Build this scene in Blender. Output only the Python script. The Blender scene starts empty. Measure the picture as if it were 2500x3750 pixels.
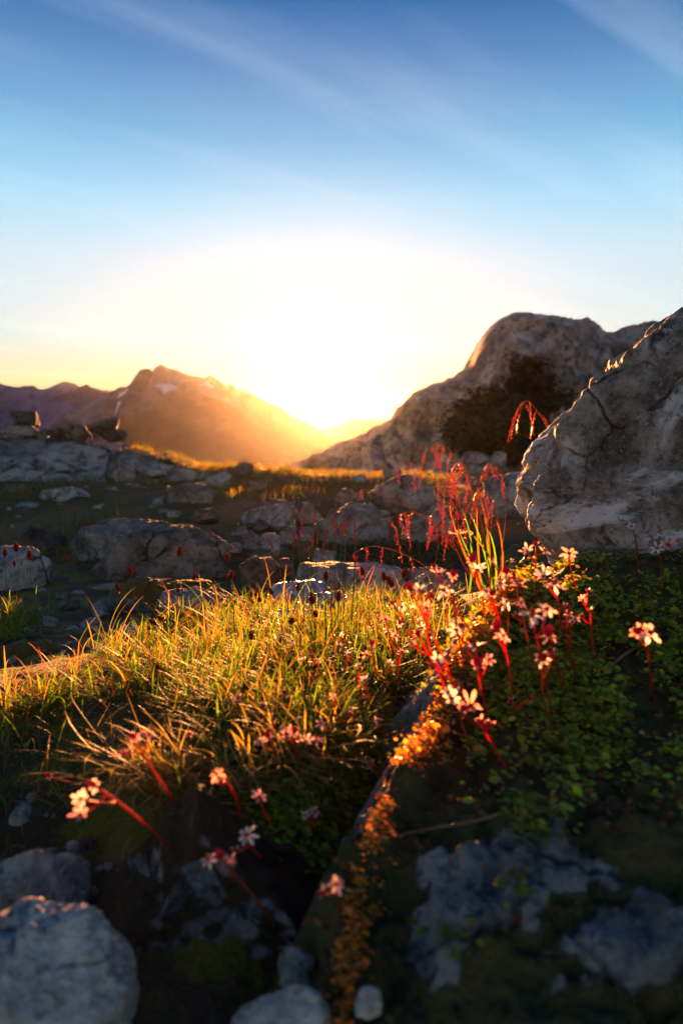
import bpy, bmesh, math, random
import numpy as np
from mathutils import Vector, Matrix

# ------------------------------------------------------------------ camera
SC = bpy.context.scene
COL = SC.collection
CAM_H = 0.42
PITCH = math.radians(6.3)
cam_data = bpy.data.cameras.new('camera')
cam = bpy.data.objects.new('camera', cam_data)
COL.objects.link(cam)
cam.location = (0, 0, CAM_H)
cam.rotation_euler = (math.radians(90) - PITCH, 0, 0)
cam_data.sensor_fit = 'VERTICAL'
cam_data.sensor_height = 36.0
cam_data.sensor_width = 24.0
cam_data.lens = 24.0
cam_data.clip_start = 0.01
cam_data.clip_end = 6000
cam_data.dof.use_dof = True
cam_data.dof.focus_distance = 1.4
cam_data.dof.aperture_fstop = 3.8
cam_data.dof.aperture_blades = 8
SC.camera = cam

# ------------------------------------------------------------------ light
SUN_AZ = math.radians(-1.6)      # from +Y, positive to the right
SUN_EL = math.radians(2.4)
SUN_DIR = Vector((math.sin(SUN_AZ) * math.cos(SUN_EL), math.cos(SUN_AZ) * math.cos(SUN_EL), math.sin(SUN_EL)))
world = bpy.data.worlds.new('World')
SC.world = world
world.use_nodes = True
wn, wl = world.node_tree.nodes, world.node_tree.links
wn.clear()
w_out = wn.new('ShaderNodeOutputWorld')
w_bg = wn.new('ShaderNodeBackground')
w_bg.inputs['Strength'].default_value = 0.05
sky = wn.new('ShaderNodeTexSky')
sky.sky_type = 'NISHITA'
sky.sun_disc = False
sky.sun_elevation = SUN_EL
sky.sun_rotation = SUN_AZ
sky.altitude = 1800
sky.air_density = 1.0
sky.dust_density = 0.4
sky.ozone_density = 3.0
# thin cirrus streaks high in the sky: noise on a flat cloud layer
tc = wn.new('ShaderNodeTexCoord')
sep = wn.new('ShaderNodeSeparateXYZ')
wl.new(tc.outputs['Generated'], sep.inputs[0])
def wmath(op, a, b=None, clamp=False):
    m = wn.new('ShaderNodeMath'); m.operation = op; m.use_clamp = clamp
    for i, v in enumerate((a, b)):
        if v is None: continue
        if isinstance(v, (int, float)): m.inputs[i].default_value = v
        else: wl.new(v, m.inputs[i])
    return m.outputs[0]
zz = wmath('ADD', wmath('MAXIMUM', sep.outputs[2], 0.0), 0.06)
cx = wmath('DIVIDE', sep.outputs[0], zz)
cy = wmath('DIVIDE', sep.outputs[1], zz)
comb = wn.new('ShaderNodeCombineXYZ')
wl.new(cx, comb.inputs[0]); wl.new(cy, comb.inputs[1])
mapn = wn.new('ShaderNodeMapping')
mapn.vector_type = 'TEXTURE'
mapn.inputs['Rotation'].default_value = (0, 0, math.radians(38))
mapn.inputs['Location'].default_value = (-2.2, 1.9, 0)
mapn.inputs['Scale'].default_value = (2.6, 0.34, 1)
wl.new(comb.outputs[0], mapn.inputs['Vector'])
cn = wn.new('ShaderNodeTexNoise')
cn.inputs['Scale'].default_value = 1.0
cn.inputs['Detail'].default_value = 7
cn.inputs['Roughness'].default_value = 0.55
cn.inputs['Distortion'].default_value = 0.5
wl.new(mapn.outputs[0], cn.inputs['Vector'])
cr = wn.new('ShaderNodeMapRange')
cr.inputs['From Min'].default_value = 0.50
cr.inputs['From Max'].default_value = 0.76
cr.inputs['To Min'].default_value = 0.0
cr.inputs['To Max'].default_value = 0.16
wl.new(cn.outputs['Fac'], cr.inputs['Value'])
cmix = wn.new('ShaderNodeMix'); cmix.data_type = 'RGBA'
wl.new(cr.outputs[0], cmix.inputs['Factor'])
tint = wn.new('ShaderNodeMix'); tint.data_type = 'RGBA'; tint.blend_type = 'MULTIPLY'
tint.inputs['Factor'].default_value = 1.0
wl.new(sky.outputs[0], tint.inputs['A'])
tint.inputs['B'].default_value = (0.075, 0.56, 0.58, 1)
gam = wn.new('ShaderNodeGamma'); gam.inputs['Gamma'].default_value = 1.4
wl.new(tint.outputs['Result'], gam.inputs['Color'])
# a pale veil of high haze towards the horizon, golden right above it
ramp = wn.new('ShaderNodeValToRGB')
wl.new(wmath('MAXIMUM', sep.outputs[2], 0.0), ramp.inputs[0])
els = ramp.color_ramp.elements
els[0].position = 0.0; els[0].color = (2.6, 1.13, 0.319, 0.85)
els[1].position = 0.52; els[1].color = (1.26, 2.1, 2.44, 0)
for p_, c_ in ((0.07, (2.35, 1.55, 0.62, 0.88)), (0.13, (1.55, 1.70, 1.55, 0.88)), (0.235, (1.35, 1.72, 1.82, 0.86)), (0.31, (1.15, 1.95, 2.15, 0.6)), (0.38, (0.95, 2.0, 2.35, 0.32)), (0.45, (1.26, 2.1, 2.44, 0.12))):
    e_ = els.new(p_); e_.color = c_
veil = wn.new('ShaderNodeMix'); veil.data_type = 'RGBA'
wl.new(ramp.outputs['Alpha'], veil.inputs['Factor'])
lim = wn.new('ShaderNodeVectorMath'); lim.operation = 'MINIMUM'; lim.inputs[1].default_value = (1.9, 1.9, 1.9)
wl.new(gam.outputs[0], lim.inputs[0]); wl.new(lim.outputs[0], veil.inputs['A']); wl.new(ramp.outputs['Color'], veil.inputs['B'])
wl.new(veil.outputs['Result'], cmix.inputs['A'])
cmix.inputs['B'].default_value = (2.1, 2.4, 2.52, 1)
wl.new(cmix.outputs['Result'], w_bg.inputs['Color'])
wl.new(w_bg.outputs[0], w_out.inputs['Surface'])

sun_data = bpy.data.lights.new('sun', 'SUN')
sun_data.energy = 5.0
sun_data.angle = math.radians(0.55)
sun_data.color = (1.0, 0.37, 0.10)
sun = bpy.data.objects.new('sun', sun_data)
COL.objects.link(sun)
sun.rotation_euler = SUN_DIR.to_track_quat('Z', 'Y').to_euler()
sun.location = (-4, 60, 8)

SC.view_settings.view_transform = 'Standard'
SC.view_settings.look = 'None'
SC.view_settings.exposure = 3.36
SC.view_settings.gamma = 1.0
SC.render.engine = 'CYCLES'
SC.cycles.use_denoising = True
SC.cycles.max_bounces = 7
SC.cycles.diffuse_bounces = 3
SC.cycles.glossy_bounces = 2
SC.cycles.transmission_bounces = 4
SC.cycles.transparent_max_bounces = 6
SC.cycles.volume_bounces = 0
SC.cycles.sample_clamp_indirect = 4.0
SC.cycles.caustics_reflective = False
SC.cycles.caustics_refractive = False

# ------------------------------------------------------------------ helpers
def ray(px, py):
    """direction (unit forward-y not normalised) through a photograph pixel of the 2500x3750 frame"""
    xc = (px - 1250) / 2500.0; yc = -(py - 1875) / 2500.0
    c, s = math.cos(PITCH), math.sin(PITCH)
    return Vector((xc, c + yc * s, -s + yc * c))
def at(px, py, Y):
    d = ray(px, py)
    return Vector((0, 0, CAM_H)) + d * (Y / d.y)
def pxsize(n, Y):
    return n / 2500.0 * Y
def hash3(ix, iy, iz, seed):
    h = (ix.astype(np.int64) * 374761393 + iy.astype(np.int64) * 668265263 + iz.astype(np.int64) * 2147483647 + seed * 1274126177) & 0xFFFFFFFF
    h = ((h ^ (h >> 13)) * 1274126177) & 0xFFFFFFFF
    h = ((h ^ (h >> 16)) * 2246822519) & 0xFFFFFFFF
    h = h ^ (h >> 15)
    return (h & 0xFFFFFF) / float(0xFFFFFF)
def vnoise(p, seed=0):
    """value noise in -1..1 of an (N,3) array"""
    i = np.floor(p).astype(np.int64); f = p - i
    u = f * f * f * (f * (f * 6 - 15) + 10)
    r = np.zeros(len(p))
    for dx in (0, 1):
        wx = u[:, 0] if dx else 1 - u[:, 0]
        for dy in (0, 1):
            wy = u[:, 1] if dy else 1 - u[:, 1]
            for dz in (0, 1):
                wz = u[:, 2] if dz else 1 - u[:, 2]
                r += wx * wy * wz * hash3(i[:, 0] + dx, i[:, 1] + dy, i[:, 2] + dz, seed)
    return r * 2 - 1
def fbm(p, oct=4, gain=0.5, seed=0, ridged=False):
    a, r, s = 1.0, np.zeros(len(p)), 1.0
    ca, sa = math.cos(0.7), math.sin(0.7)
    q = p.copy()
    for k in range(oct):
        n = vnoise(q * s, seed + k * 17)
        r += a * ((1 - 2 * np.abs(n)) if ridged else n)
        a *= gain; s *= 2.03
        q = np.stack([q[:, 0] * ca - q[:, 1] * sa + 3.1, q[:, 0] * sa + q[:, 1] * ca + 1.7, q[:, 2] + 5.3], 1)
    return r
def fbm2(x, y, sc, oct=4, gain=0.5, seed=0, ridged=False):
    x = np.asarray(x, float); y = np.asarray(y, float)
    p = np.stack([x.ravel() * sc, y.ravel() * sc, np.full(x.size, 0.37)], 1)
    return fbm(p, oct, gain, seed, ridged).reshape(x.shape)
def mesh_np(name, verts, faces, mat, parent=None, smooth=True, attrs=None):
    """faces: (M,3) or (M,4) int array, or list of such arrays"""
    me = bpy.data.meshes.new(name)
    fl = faces if isinstance(faces, list) else [faces]
    nv = len(verts)
    me.vertices.add(nv)
    me.vertices.foreach_set('co', np.asarray(verts, np.float32).ravel())
    loops = np.concatenate([f.ravel() for f in fl]).astype(np.int32)
    tot = np.concatenate([np.full(len(f), f.shape[1]) for f in fl]).astype(np.int32)
    st = np.concatenate([[0], np.cumsum(tot)[:-1]]).astype(np.int32)
    me.loops.add(len(loops)); me.loops.foreach_set('vertex_index', loops)
    me.polygons.add(len(tot)); me.polygons.foreach_set('loop_start', st)
    try: me.polygons.foreach_set('loop_total', tot)
    except Exception: pass
    me.polygons.foreach_set('use_smooth', np.full(len(tot), smooth))
    me.update(calc_edges=True)
    for k, v in (attrs or {}).items():
        v = np.asarray(v, np.float32)
        if v.ndim == 2:
            at_ = me.color_attributes.new(k, 'FLOAT_COLOR', 'POINT')
            if v.shape[1] == 3: v = np.concatenate([v, np.ones((len(v), 1), np.float32)], 1)
            at_.data.foreach_set('color', v.ravel())
        else:
            at_ = me.attributes.new(k, 'FLOAT', 'POINT'); at_.data.foreach_set('value', v.ravel())
    if mat is not None: me.materials.append(mat)
    o = bpy.data.objects.new(name, me)
    COL.objects.link(o)
    if parent is not None: o.parent = parent
    return o
def grid_faces(nu, nv):
    i = np.arange((nu - 1) * (nv - 1)); a = (i // (nv - 1)) * nv + i % (nv - 1)
    return np.stack([a, a + nv, a + nv + 1, a + 1], 1)
def tag(o, label=None, cat=None, group=None, kind=None):
    if label: o['label'] = label
    if cat: o['category'] = cat
    if group: o['group'] = group
    if kind: o['kind'] = kind
    return o
def empty(name, loc):
    o = bpy.data.objects.new(name, None); COL.objects.link(o); o.location = loc
    o.empty_display_size = 0.01
    return o

# ------------------------------------------------------------------ materials
class NT:
    def __init__(self, name):
        self.m = bpy.data.materials.new(name); self.m.use_nodes = True
        self.t = self.m.node_tree; self.n = self.t.nodes; self.l = self.t.links
        self.n.clear(); self.out = self.n.new('ShaderNodeOutputMaterial')
    def new(self, t, **kw):
        k = self.n.new(t)
        for a, b in kw.items(): setattr(k, a, b)
        return k
    def put(self, sock, v):
        if isinstance(v, bpy.types.NodeSocket): self.l.new(v, sock)
        elif isinstance(v, (tuple, list)) and len(v) == 3 and sock.type == 'RGBA': sock.default_value = (*v, 1)
        else: sock.default_value = v
    def noise(self, vec, scale, detail=5, rough=0.55, dist=0.0):
        k = self.new('ShaderNodeTexNoise')
        self.put(k.inputs['Vector'], vec); k.inputs['Scale'].default_value = scale
        k.inputs['Detail'].default_value = detail; k.inputs['Roughness'].default_value = rough
        k.inputs['Distortion'].default_value = dist
        return k.outputs['Fac']
    def rng(self, v, a, b, c=0.0, d=1.0, smooth=True):
        k = self.new('ShaderNodeMapRange'); k.clamp = True
        if smooth: k.interpolation_type = 'SMOOTHSTEP'
        self.put(k.inputs['Value'], v)
        for nme, val in zip(('From Min', 'From Max', 'To Min', 'To Max'), (a, b, c, d)): k.inputs[nme].default_value = val
        return k.outputs[0]
    def mix(self, f, a, b, blend='MIX'):
        k = self.new('ShaderNodeMix'); k.data_type = 'RGBA'; k.blend_type = blend
        self.put(k.inputs['Factor'], f); self.put(k.inputs['A'], a); self.put(k.inputs['B'], b)
        return k.outputs['Result']
    def math(self, op, a, b=0.0, clamp=False):
        k = self.new('ShaderNodeMath', operation=op, use_clamp=clamp)
        self.put(k.inputs[0], a); self.put(k.inputs[1], b)
        return k.outputs[0]
    def bump(self, h, strength, dist, nrm=None):
        k = self.new('ShaderNodeBump'); k.inputs['Strength'].default_value = strength; k.inputs['Distance'].default_value = dist
        self.put(k.inputs['Height'], h)
        if nrm is not None: self.put(k.inputs['Normal'], nrm)
        return k.outputs[0]
    def bsdf(self, col, rough, nrm=None, spec=0.4):
        k = self.new('ShaderNodeBsdfPrincipled')
        self.put(k.inputs['Base Color'], col); self.put(k.inputs['Roughness'], rough)
        k.inputs['Specular IOR Level'].default_value = spec
        if nrm is not None: self.put(k.inputs['Normal'], nrm)
        return k.outputs[0]
    def surf(self, s): self.l.new(s, self.out.inputs['Surface']); return self.m
def rock_mat(name, light, dark, stain=(0.10, 0.06, 0.035), s=1.0, moss=0.0, moss_col=(0.035, 0.04, 0.008), rough=0.85, streak=0.0, spec=0.3, bare=False):
    """s: size factor of the pattern (1 = a stone about 0.3 m); moss 0..1 grows on upward faces"""
    g = NT(name)
    tcx = g.new('ShaderNodeTexCoord').outputs['Object']
    n1 = g.noise(tcx, 7 / s, 9, 0.62, 0.3)
    n2 = g.noise(tcx, 34 / s, 6, 0.65)
    n3 = g.noise(tcx, 3.2 / s, 6, 0.6, 0.8)
    n4 = g.noise(tcx, 130 / s, 3, 0.6)
    col = g.mix(g.rng(n1, 0.38, 0.62), dark, light)
    col = g.mix(g.rng(n2, 0.30, 0.52, 0.75, 0.0), col, tuple(c * 0.35 for c in dark))
    col = g.mix(g.rng(n4, 0.52, 0.75, 0.0, 0.5), col, tuple(min(1, c * 1.35) for c in light))
    col = g.mix(g.rng(n3, 0.55, 0.68, 0.0, 0.7), col, stain)
    if streak:
        mp = g.new('ShaderNodeMapping'); mp.inputs['Rotation'].default_value = (0.2, -0.6, 0.2); mp.inputs['Scale'].default_value = (0.8, 1, 1.7)
        g.put(mp.inputs['Vector'], tcx)
        n5 = g.noise(mp.outputs[0], 3.0 / s, 9, 0.66, 1.2)
        col = g.mix(g.rng(n5, 0.52, 0.62, 0.0, streak), col, (0.62, 0.62, 0.64))
    # joints and cracks, broken up so that they come and go; dark lichen freckles
    vm = g.new('ShaderNodeVectorMath', operation='ADD'); nv = g.new('ShaderNodeTexNoise'); nv.inputs['Scale'].default_value = 5 / s; nv.inputs['Detail'].default_value = 5
    g.l.new(tcx, nv.inputs['Vector']); vs = g.new('ShaderNodeVectorMath', operation='SCALE'); vs.inputs['Scale'].default_value = 0.16 * s
    g.l.new(nv.outputs['Color'], vs.inputs[0]); g.l.new(tcx, vm.inputs[0]); g.l.new(vs.outputs[0], vm.inputs[1])
    vo = g.new('ShaderNodeTexVoronoi', feature='DISTANCE_TO_EDGE'); vo.inputs['Scale'].default_value = 5.5 / s; g.l.new(vm.outputs[0], vo.inputs['Vector'])
    crk = g.math('MULTIPLY', g.rng(vo.outputs['Distance'], 0.0, 0.035, 1, 0), g.rng(n3, 0.40, 0.52, 1, 0))
    col = g.mix(g.math('MULTIPLY', crk, 0.85), col, tuple(c * 0.18 for c in dark))
    fr = g.noise(tcx, 62 / s, 2, 0.5)
    col = g.mix(g.math('MULTIPLY', g.rng(fr, 0.60, 0.67), 0.6), col, tuple(c * 0.4 for c in dark))
    h = g.math('ADD', g.math('MULTIPLY', n1, 0.9), g.math('ADD', g.math('MULTIPLY', n2, 0.6), g.math('MULTIPLY', n4, 0.28)))
    h = g.math('SUBTRACT', h, g.math('MULTIPLY', crk, 0.7))
    nb = g.bump(h, 0.9, 0.022 * s)
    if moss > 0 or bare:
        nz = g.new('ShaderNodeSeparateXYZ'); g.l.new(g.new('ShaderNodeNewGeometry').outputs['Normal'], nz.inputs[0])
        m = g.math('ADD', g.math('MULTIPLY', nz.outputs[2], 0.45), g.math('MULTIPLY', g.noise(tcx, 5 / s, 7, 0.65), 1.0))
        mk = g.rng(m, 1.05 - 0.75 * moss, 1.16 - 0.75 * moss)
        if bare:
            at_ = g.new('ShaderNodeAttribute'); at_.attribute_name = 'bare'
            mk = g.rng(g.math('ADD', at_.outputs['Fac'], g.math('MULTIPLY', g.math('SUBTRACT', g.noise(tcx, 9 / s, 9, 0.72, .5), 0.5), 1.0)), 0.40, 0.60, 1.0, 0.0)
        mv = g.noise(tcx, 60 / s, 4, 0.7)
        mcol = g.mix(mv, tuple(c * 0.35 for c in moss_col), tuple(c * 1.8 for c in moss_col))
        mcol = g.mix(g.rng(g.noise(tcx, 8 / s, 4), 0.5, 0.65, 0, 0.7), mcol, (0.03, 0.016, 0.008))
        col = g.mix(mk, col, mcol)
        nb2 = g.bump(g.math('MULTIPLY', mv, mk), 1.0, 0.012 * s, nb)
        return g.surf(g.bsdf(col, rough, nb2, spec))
    return g.surf(g.bsdf(col, rough, nb, spec))
def leaf_mat(name, trans=0.5, rough=0.45, col=None, tcol=(1.0, 0.95, 0.45), spec=0.35):
    g = NT(name)
    if col is None:
        a = g.new('ShaderNodeAttribute'); a.attribute_name = 'Col'; c = a.outputs['Color']
    else: c = (*col, 1)
    b = g.bsdf(c, rough, None, spec)
    t = g.new('ShaderNodeBsdfTranslucent')
    g.put(t.inputs['Color'], g.mix(1.0, c, (*tcol, 1), 'MULTIPLY') if True else c)
    mx = g.new('ShaderNodeMixShader'); mx.inputs[0].default_value = trans
    g.l.new(b, mx.inputs[1]); g.l.new(t.outputs[0], mx.inputs[2])
    return g.surf(mx.outputs[0])
# ------------------------------------------------------------------ ground
_ky = np.array([-900, -60, -2, 0.2, 0.5, 0.62, 0.75, 1.1, 1.6, 2.0, 2.5, 3.3, 4.5, 6.0, 7.0, 8.5, 12, 20, 40, 70, 110, 160, 600])
_kz = np.array([-2, -1, 0.02, -.08, -.035, 0.02, 0.036, 0.022, -.025, -.09, -.14, -.14, -.04, 0.02, 0.035, -.06, -.9, -2.4, -6, -11, -16, -19, -19])
_sx = np.linspace(math.asinh(-900 / .3), math.asinh(1700 / .3), 4000)
_tab = np.interp(_sx, np.arcsinh(_ky / .3), _kz)
_ker = np.exp(-np.linspace(-2.5, 2.5, 61) ** 2); _ker /= _ker.sum()
_tab = np.convolve(np.pad(_tab, 30, mode='edge'), _ker, 'valid')
def gauss(x, y, cx, cy, rx, ry):
    return np.exp(-((x - cx) / rx) ** 2 - ((y - cy) / ry) ** 2)
def H(x, y):
    x = np.asarray(x, float); y = np.asarray(y, float)
    z = np.interp(np.arcsinh(y / .3), _sx, _tab)
    z = z - 0.07 * gauss(x, y, -.36, .62, .16, .20)          # hollow among the stones at lower left
    z = z - 0.03 * gauss(x, y, -.75, 1.2, .35, .4)
    z = z + 0.012 * gauss(x, y, -.05, .85, .25, .2)         # the grassy mound
    z = z + 0.10 * gauss(x, y, 1.0, 1.5, .8, .8)
    z = z + 0.20 * gauss(x, y, -3.6, 7.9, 2.3, 1.0)
    z = z + 0.05 * np.clip((y - 3) / 2, 0, 1) * np.clip((9 - y) / 2, 0, 1) * fbm2(x, y, .9, 4, .5, 66)
    z = z - 0.10 * gauss(x, y, .9, 5.5, 1.1, 1.6)
    xc_ = np.interp(y, [.3, .42, .55, .66, .78, .92, 1.05, 1.25], [-.03, -.009, .012, .053, .10, .17, .262, .34])
    z = z - 0.055 * np.exp(-((x - xc_ + .05) / .045) ** 2) * np.clip((1.15 - y) / .2, 0, 1) * np.clip((y - .3) / .15, 0, 1)   # gully along the mossy rock
    near = np.clip((12 - y) / 8, 0, 1)
    z = z + near * (0.016 * fbm2(x, y, 4.5, 4, .5, 3) + 0.006 * fbm2(x, y, 26, 3, .55, 9)) + np.clip((y - 2) / 3, 0, 1) * near * 0.07 * fbm2(x, y, 1.3, 5, .55, 21)
    far = np.clip((y - 30) / 100, 0, 1)
    z = z + far * 1.5 * fbm2(x, y, 0.07, 4, .5, 5)
    return z
nx, ny = 380, 460
ux = np.linspace(-1, 1, nx); uy = np.linspace(-1, 1, ny)
gx = 0.12 * np.sinh(ux * 8.4) 
gy = 0.85 + np.where(uy < 0, 0.10 * np.sinh(uy * 6.9), 0.10 * np.sinh(uy * 8.95))
GX, GY = np.meshgrid(gx, gy, indexing='ij')
GZ = H(GX, GY)
g = NT('soil and turf')
pos = g.new('ShaderNodeNewGeometry').outputs['Position']
n1 = g.noise(pos, 9, 7, .6, .4); n2 = g.noise(pos, 70, 5, .65); n3 = g.noise(pos, 2.2, 4, .55, .4); n4 = g.noise(pos, 240, 3, .6)
soil = g.mix(n2, (.016, .010, .006), (.10, .066, .04))
moss = g.mix(n4, (.03, .032, .004), (.20, .18, .022))
c = g.mix(g.rng(n1, .44, .58), soil, moss)
sp = g.new('ShaderNodeSeparateXYZ'); g.l.new(pos, sp.inputs[0])
turf = g.mix(n2, (.035, .030, .009), (.13, .095, .025))
turf = g.mix(g.rng(n3, .42, .60, 0, .85), turf, (.15, .08, .03))
c = g.mix(g.rng(sp.outputs[1], 2.5, 4.0), c, turf)
c = g.mix(g.rng(sp.outputs[1], 40, 90), c, g.mix(g.noise(pos, .02, 6, .6), (.012, .022, .012), (.05, .06, .03)))
hh = g.math('ADD', g.math('MULTIPLY', n2, .6), g.math('MULTIPLY', n4, .3))
GROUND_MAT = g.surf(g.bsdf(c, .9, g.bump(hh, 1.0, .012), .2))
ground = mesh_np('ground', np.stack([GX.ravel(), GY.ravel(), GZ.ravel()], 1), grid_faces(nx, ny)[:, ::-1], GROUND_MAT)
tag(ground, kind='structure')

# ------------------------------------------------------------------ mountains
def mount_mat(name, a, b, scale, veg=None, vegz=(0, 1), bumpd=1.0):
    g = NT(name)
    pos = g.new('ShaderNodeNewGeometry').outputs['Position']
    n1 = g.noise(pos, scale, 9, .62, .4); n2 = g.noise(pos, scale * 6, 6, .6)
    c = g.mix(g.rng(n1, .36, .64), a, b)
    c = g.mix(g.rng(n2, .3, .5, .6, 0), c, tuple(k * .4 for k in a))
    if veg:
        sp = g.new('ShaderNodeSeparateXYZ'); g.l.new(pos, sp.inputs[0])
        m = g.math('ADD', sp.outputs[2], g.math('MULTIPLY', g.math('SUBTRACT', n1, .5), (vegz[1] - vegz[0]) * 3))
        c = g.mix(g.rng(m, vegz[0], vegz[1], 1, 0), c, g.mix(n2, tuple(k * .5 for k in veg), tuple(k * 1.4 for k in veg)))
    h = g.math('ADD', n1, g.math('MULTIPLY', n2, .4))
    return g.surf(g.bsdf(c, .92, g.bump(h, .8, bumpd), .15))
def mountain(name, D, pts, zb, W, mat, seed, jag, nsc, amp, prof=1.25, nu=360, nv=90, curve=0.0):
    """a ridge whose skyline runs through the given points at distance D, with spurs and gullies down to zb"""
    D, zb, W, jag, nsc, amp = D * .3, zb * .3, W * .3, jag * .3, nsc / .3, amp * .3
    cp = [at(p[0], p[1], D) for p in pts]
    xs = np.array([p.x for p in cp]); zs = np.array([p.z for p in cp])
    x = np.linspace(xs[0], xs[-1], nu)
    zc = np.interp(x, xs, zs)
    k = max(1, nu // 260); zc = np.convolve(np.pad(zc, k, mode='edge'), np.ones(2 * k + 1) / (2 * k + 1), 'valid')
    zc = zc + jag * fbm2(x, x * 0, nsc * 5, 4, .55, seed + 50)
    v = np.linspace(-1, 1, nv); v = np.sign(v) * np.abs(v) ** 1.4
    X, V = np.meshgrid(x, v, indexing='ij')
    ZC = np.repeat(zc[:, None], nv, 1)
    wob = fbm2(X, X * 0, nsc * 1.3, 3, .5, seed + 9) * W * .10
    Y = D + V * W + wob * (np.abs(V) ** .5) + curve * X
    fall = (1 - np.abs(V)) ** prof
    Z = zb + (ZC - zb) * fall
    rn = fbm2(X + V * W * .15, Y * .55, nsc, 6, .55, seed, True) + .5 * fbm2(X, Y, nsc * 4, 4, .55, seed + 4)
    Z = Z + amp * rn * np.clip(np.abs(V) * 3.0, 0, 1) * (.35 + .65 * fall)
    X = X + amp * .5 * fbm2(Y, X * .6, nsc * 2, 4, .55, seed + 3) * np.clip(np.abs(V) * 2.5, 0, 1)
    ve = np.stack([X.ravel(), Y.ravel(), Z.ravel()], 1)
    o = mesh_np(name, ve, grid_faces(nu, nv)[:, ::-1], mat)
    tag(o, kind='structure')
    return o, ve.reshape(nu, nv, 3)
M_FAR = mount_mat('far rock tinted haze blue', (.04, .05, .11), (.12, .14, .27), .07, (.03, .045, .05), (-9, 7), 1)  # blue of the distant air is put into the rock colour
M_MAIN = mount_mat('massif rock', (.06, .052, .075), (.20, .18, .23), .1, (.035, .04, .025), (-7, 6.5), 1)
M_SPUR = mount_mat('spur turf and rock', (.05, .04, .03), (.13, .11, .09), .17, (.04, .04, .018), (0, 18), .6)
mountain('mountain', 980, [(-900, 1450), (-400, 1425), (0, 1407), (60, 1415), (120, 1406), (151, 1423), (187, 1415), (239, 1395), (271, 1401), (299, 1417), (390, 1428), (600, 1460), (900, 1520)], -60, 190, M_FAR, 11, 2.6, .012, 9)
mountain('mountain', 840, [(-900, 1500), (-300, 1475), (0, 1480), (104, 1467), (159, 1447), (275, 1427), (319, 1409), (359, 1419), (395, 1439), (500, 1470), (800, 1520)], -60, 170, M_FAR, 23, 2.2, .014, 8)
MAIN = [(250, 1520), (330, 1478), (402, 1439), (430, 1419), (474, 1410), (494, 1380), (510, 1357), (534, 1349), (554, 1353), (560, 1362), (567, 1347), (590, 1333), (610, 1345), (653, 1352), (685, 1367), (745, 1384), (773, 1375), (797, 1388), (825, 1410), (846, 1405), (873, 1428), (900, 1427), (940, 1447), (968, 1467), (996, 1479), (1060, 1514), (1116, 1546), (1156, 1570), (1220, 1585), (1350, 1610), (1500, 1630)]
massif, MV = mountain('mountain', 700, MAIN, -60, 170, M_MAIN, 37, 1.9, .016, 10, 1.15, 520, 130)
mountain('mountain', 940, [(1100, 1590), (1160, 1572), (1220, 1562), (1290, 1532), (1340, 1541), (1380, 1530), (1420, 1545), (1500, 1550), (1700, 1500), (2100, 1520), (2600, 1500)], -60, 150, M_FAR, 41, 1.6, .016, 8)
mountain('mountain', 480, [(-300, 1660), (60, 1610), (300, 1562), (470, 1520), (606, 1485), (717, 1460), (760, 1450), (850, 1476), (950, 1512), (1050, 1556), (1150, 1596), (1300, 1640), (1500, 1680)], -60, 150, M_SPUR, 53, .6, .02, 5, 1.1)
# snow patches lying in the gullies of the massif
g = NT('old snow'); SNOW = g.surf(g.bsdf((.75, .76, .8), .6))
def snow(u0, u1, v0, v1, seed):
    i0, i1 = int(u0 * 519), int(u1 * 519); j0, j1 = int(v0 * 129), int(v1 * 129)
    sub = MV[i0:i1, j0:j1].copy(); nu, nv = sub.shape[:2]
    sub[:, :, 1] -= .3; sub[:, :, 2] += .27
    uu, vv = np.meshgrid(np.linspace(-1, 1, nu), np.linspace(-1, 1, nv), indexing='ij')
    k = uu ** 2 + vv ** 2 + .5 * fbm2(uu, vv, 2.2, 3, .5, seed)
    f = grid_faces(nu, nv)[:, ::-1]; f = f[k.ravel()[f].max(1) < .8]
    if len(f): mesh_np('snow_patch', sub.reshape(-1, 3), f, SNOW, massif)
def mv_find(px, py):
    """nearest massif grid node to a pixel"""
    d = MV - np.array([0, 0, CAM_H]); c, s = math.cos(PITCH), math.sin(PITCH)
    fw = d[..., 1] * c - d[..., 2] * s; up = d[..., 1] * s + d[..., 2] * c
    X = 1250 + 2500 * d[..., 0] / fw; Y = 1875 - 2500 * up / fw
    e = (X - px) ** 2 + (Y - py) ** 2; e[:, 66:] += 1e6
    i, j = np.unravel_index(np.argmin(e), e.shape)
    return i / 519, j / 129
for (px, py, du, dv, sd) in ((615, 1422, .035, .035, 1), (765, 1405, .03, .02, 2), (455, 1440, .018, .03, 3), (438, 1480, .008, .04, 4), (830, 1428, .012, .012, 5)):
    u, v = mv_find(px, py); snow(max(0, u - du), u + du, max(0, v - dv), v + dv, sd)

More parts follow.
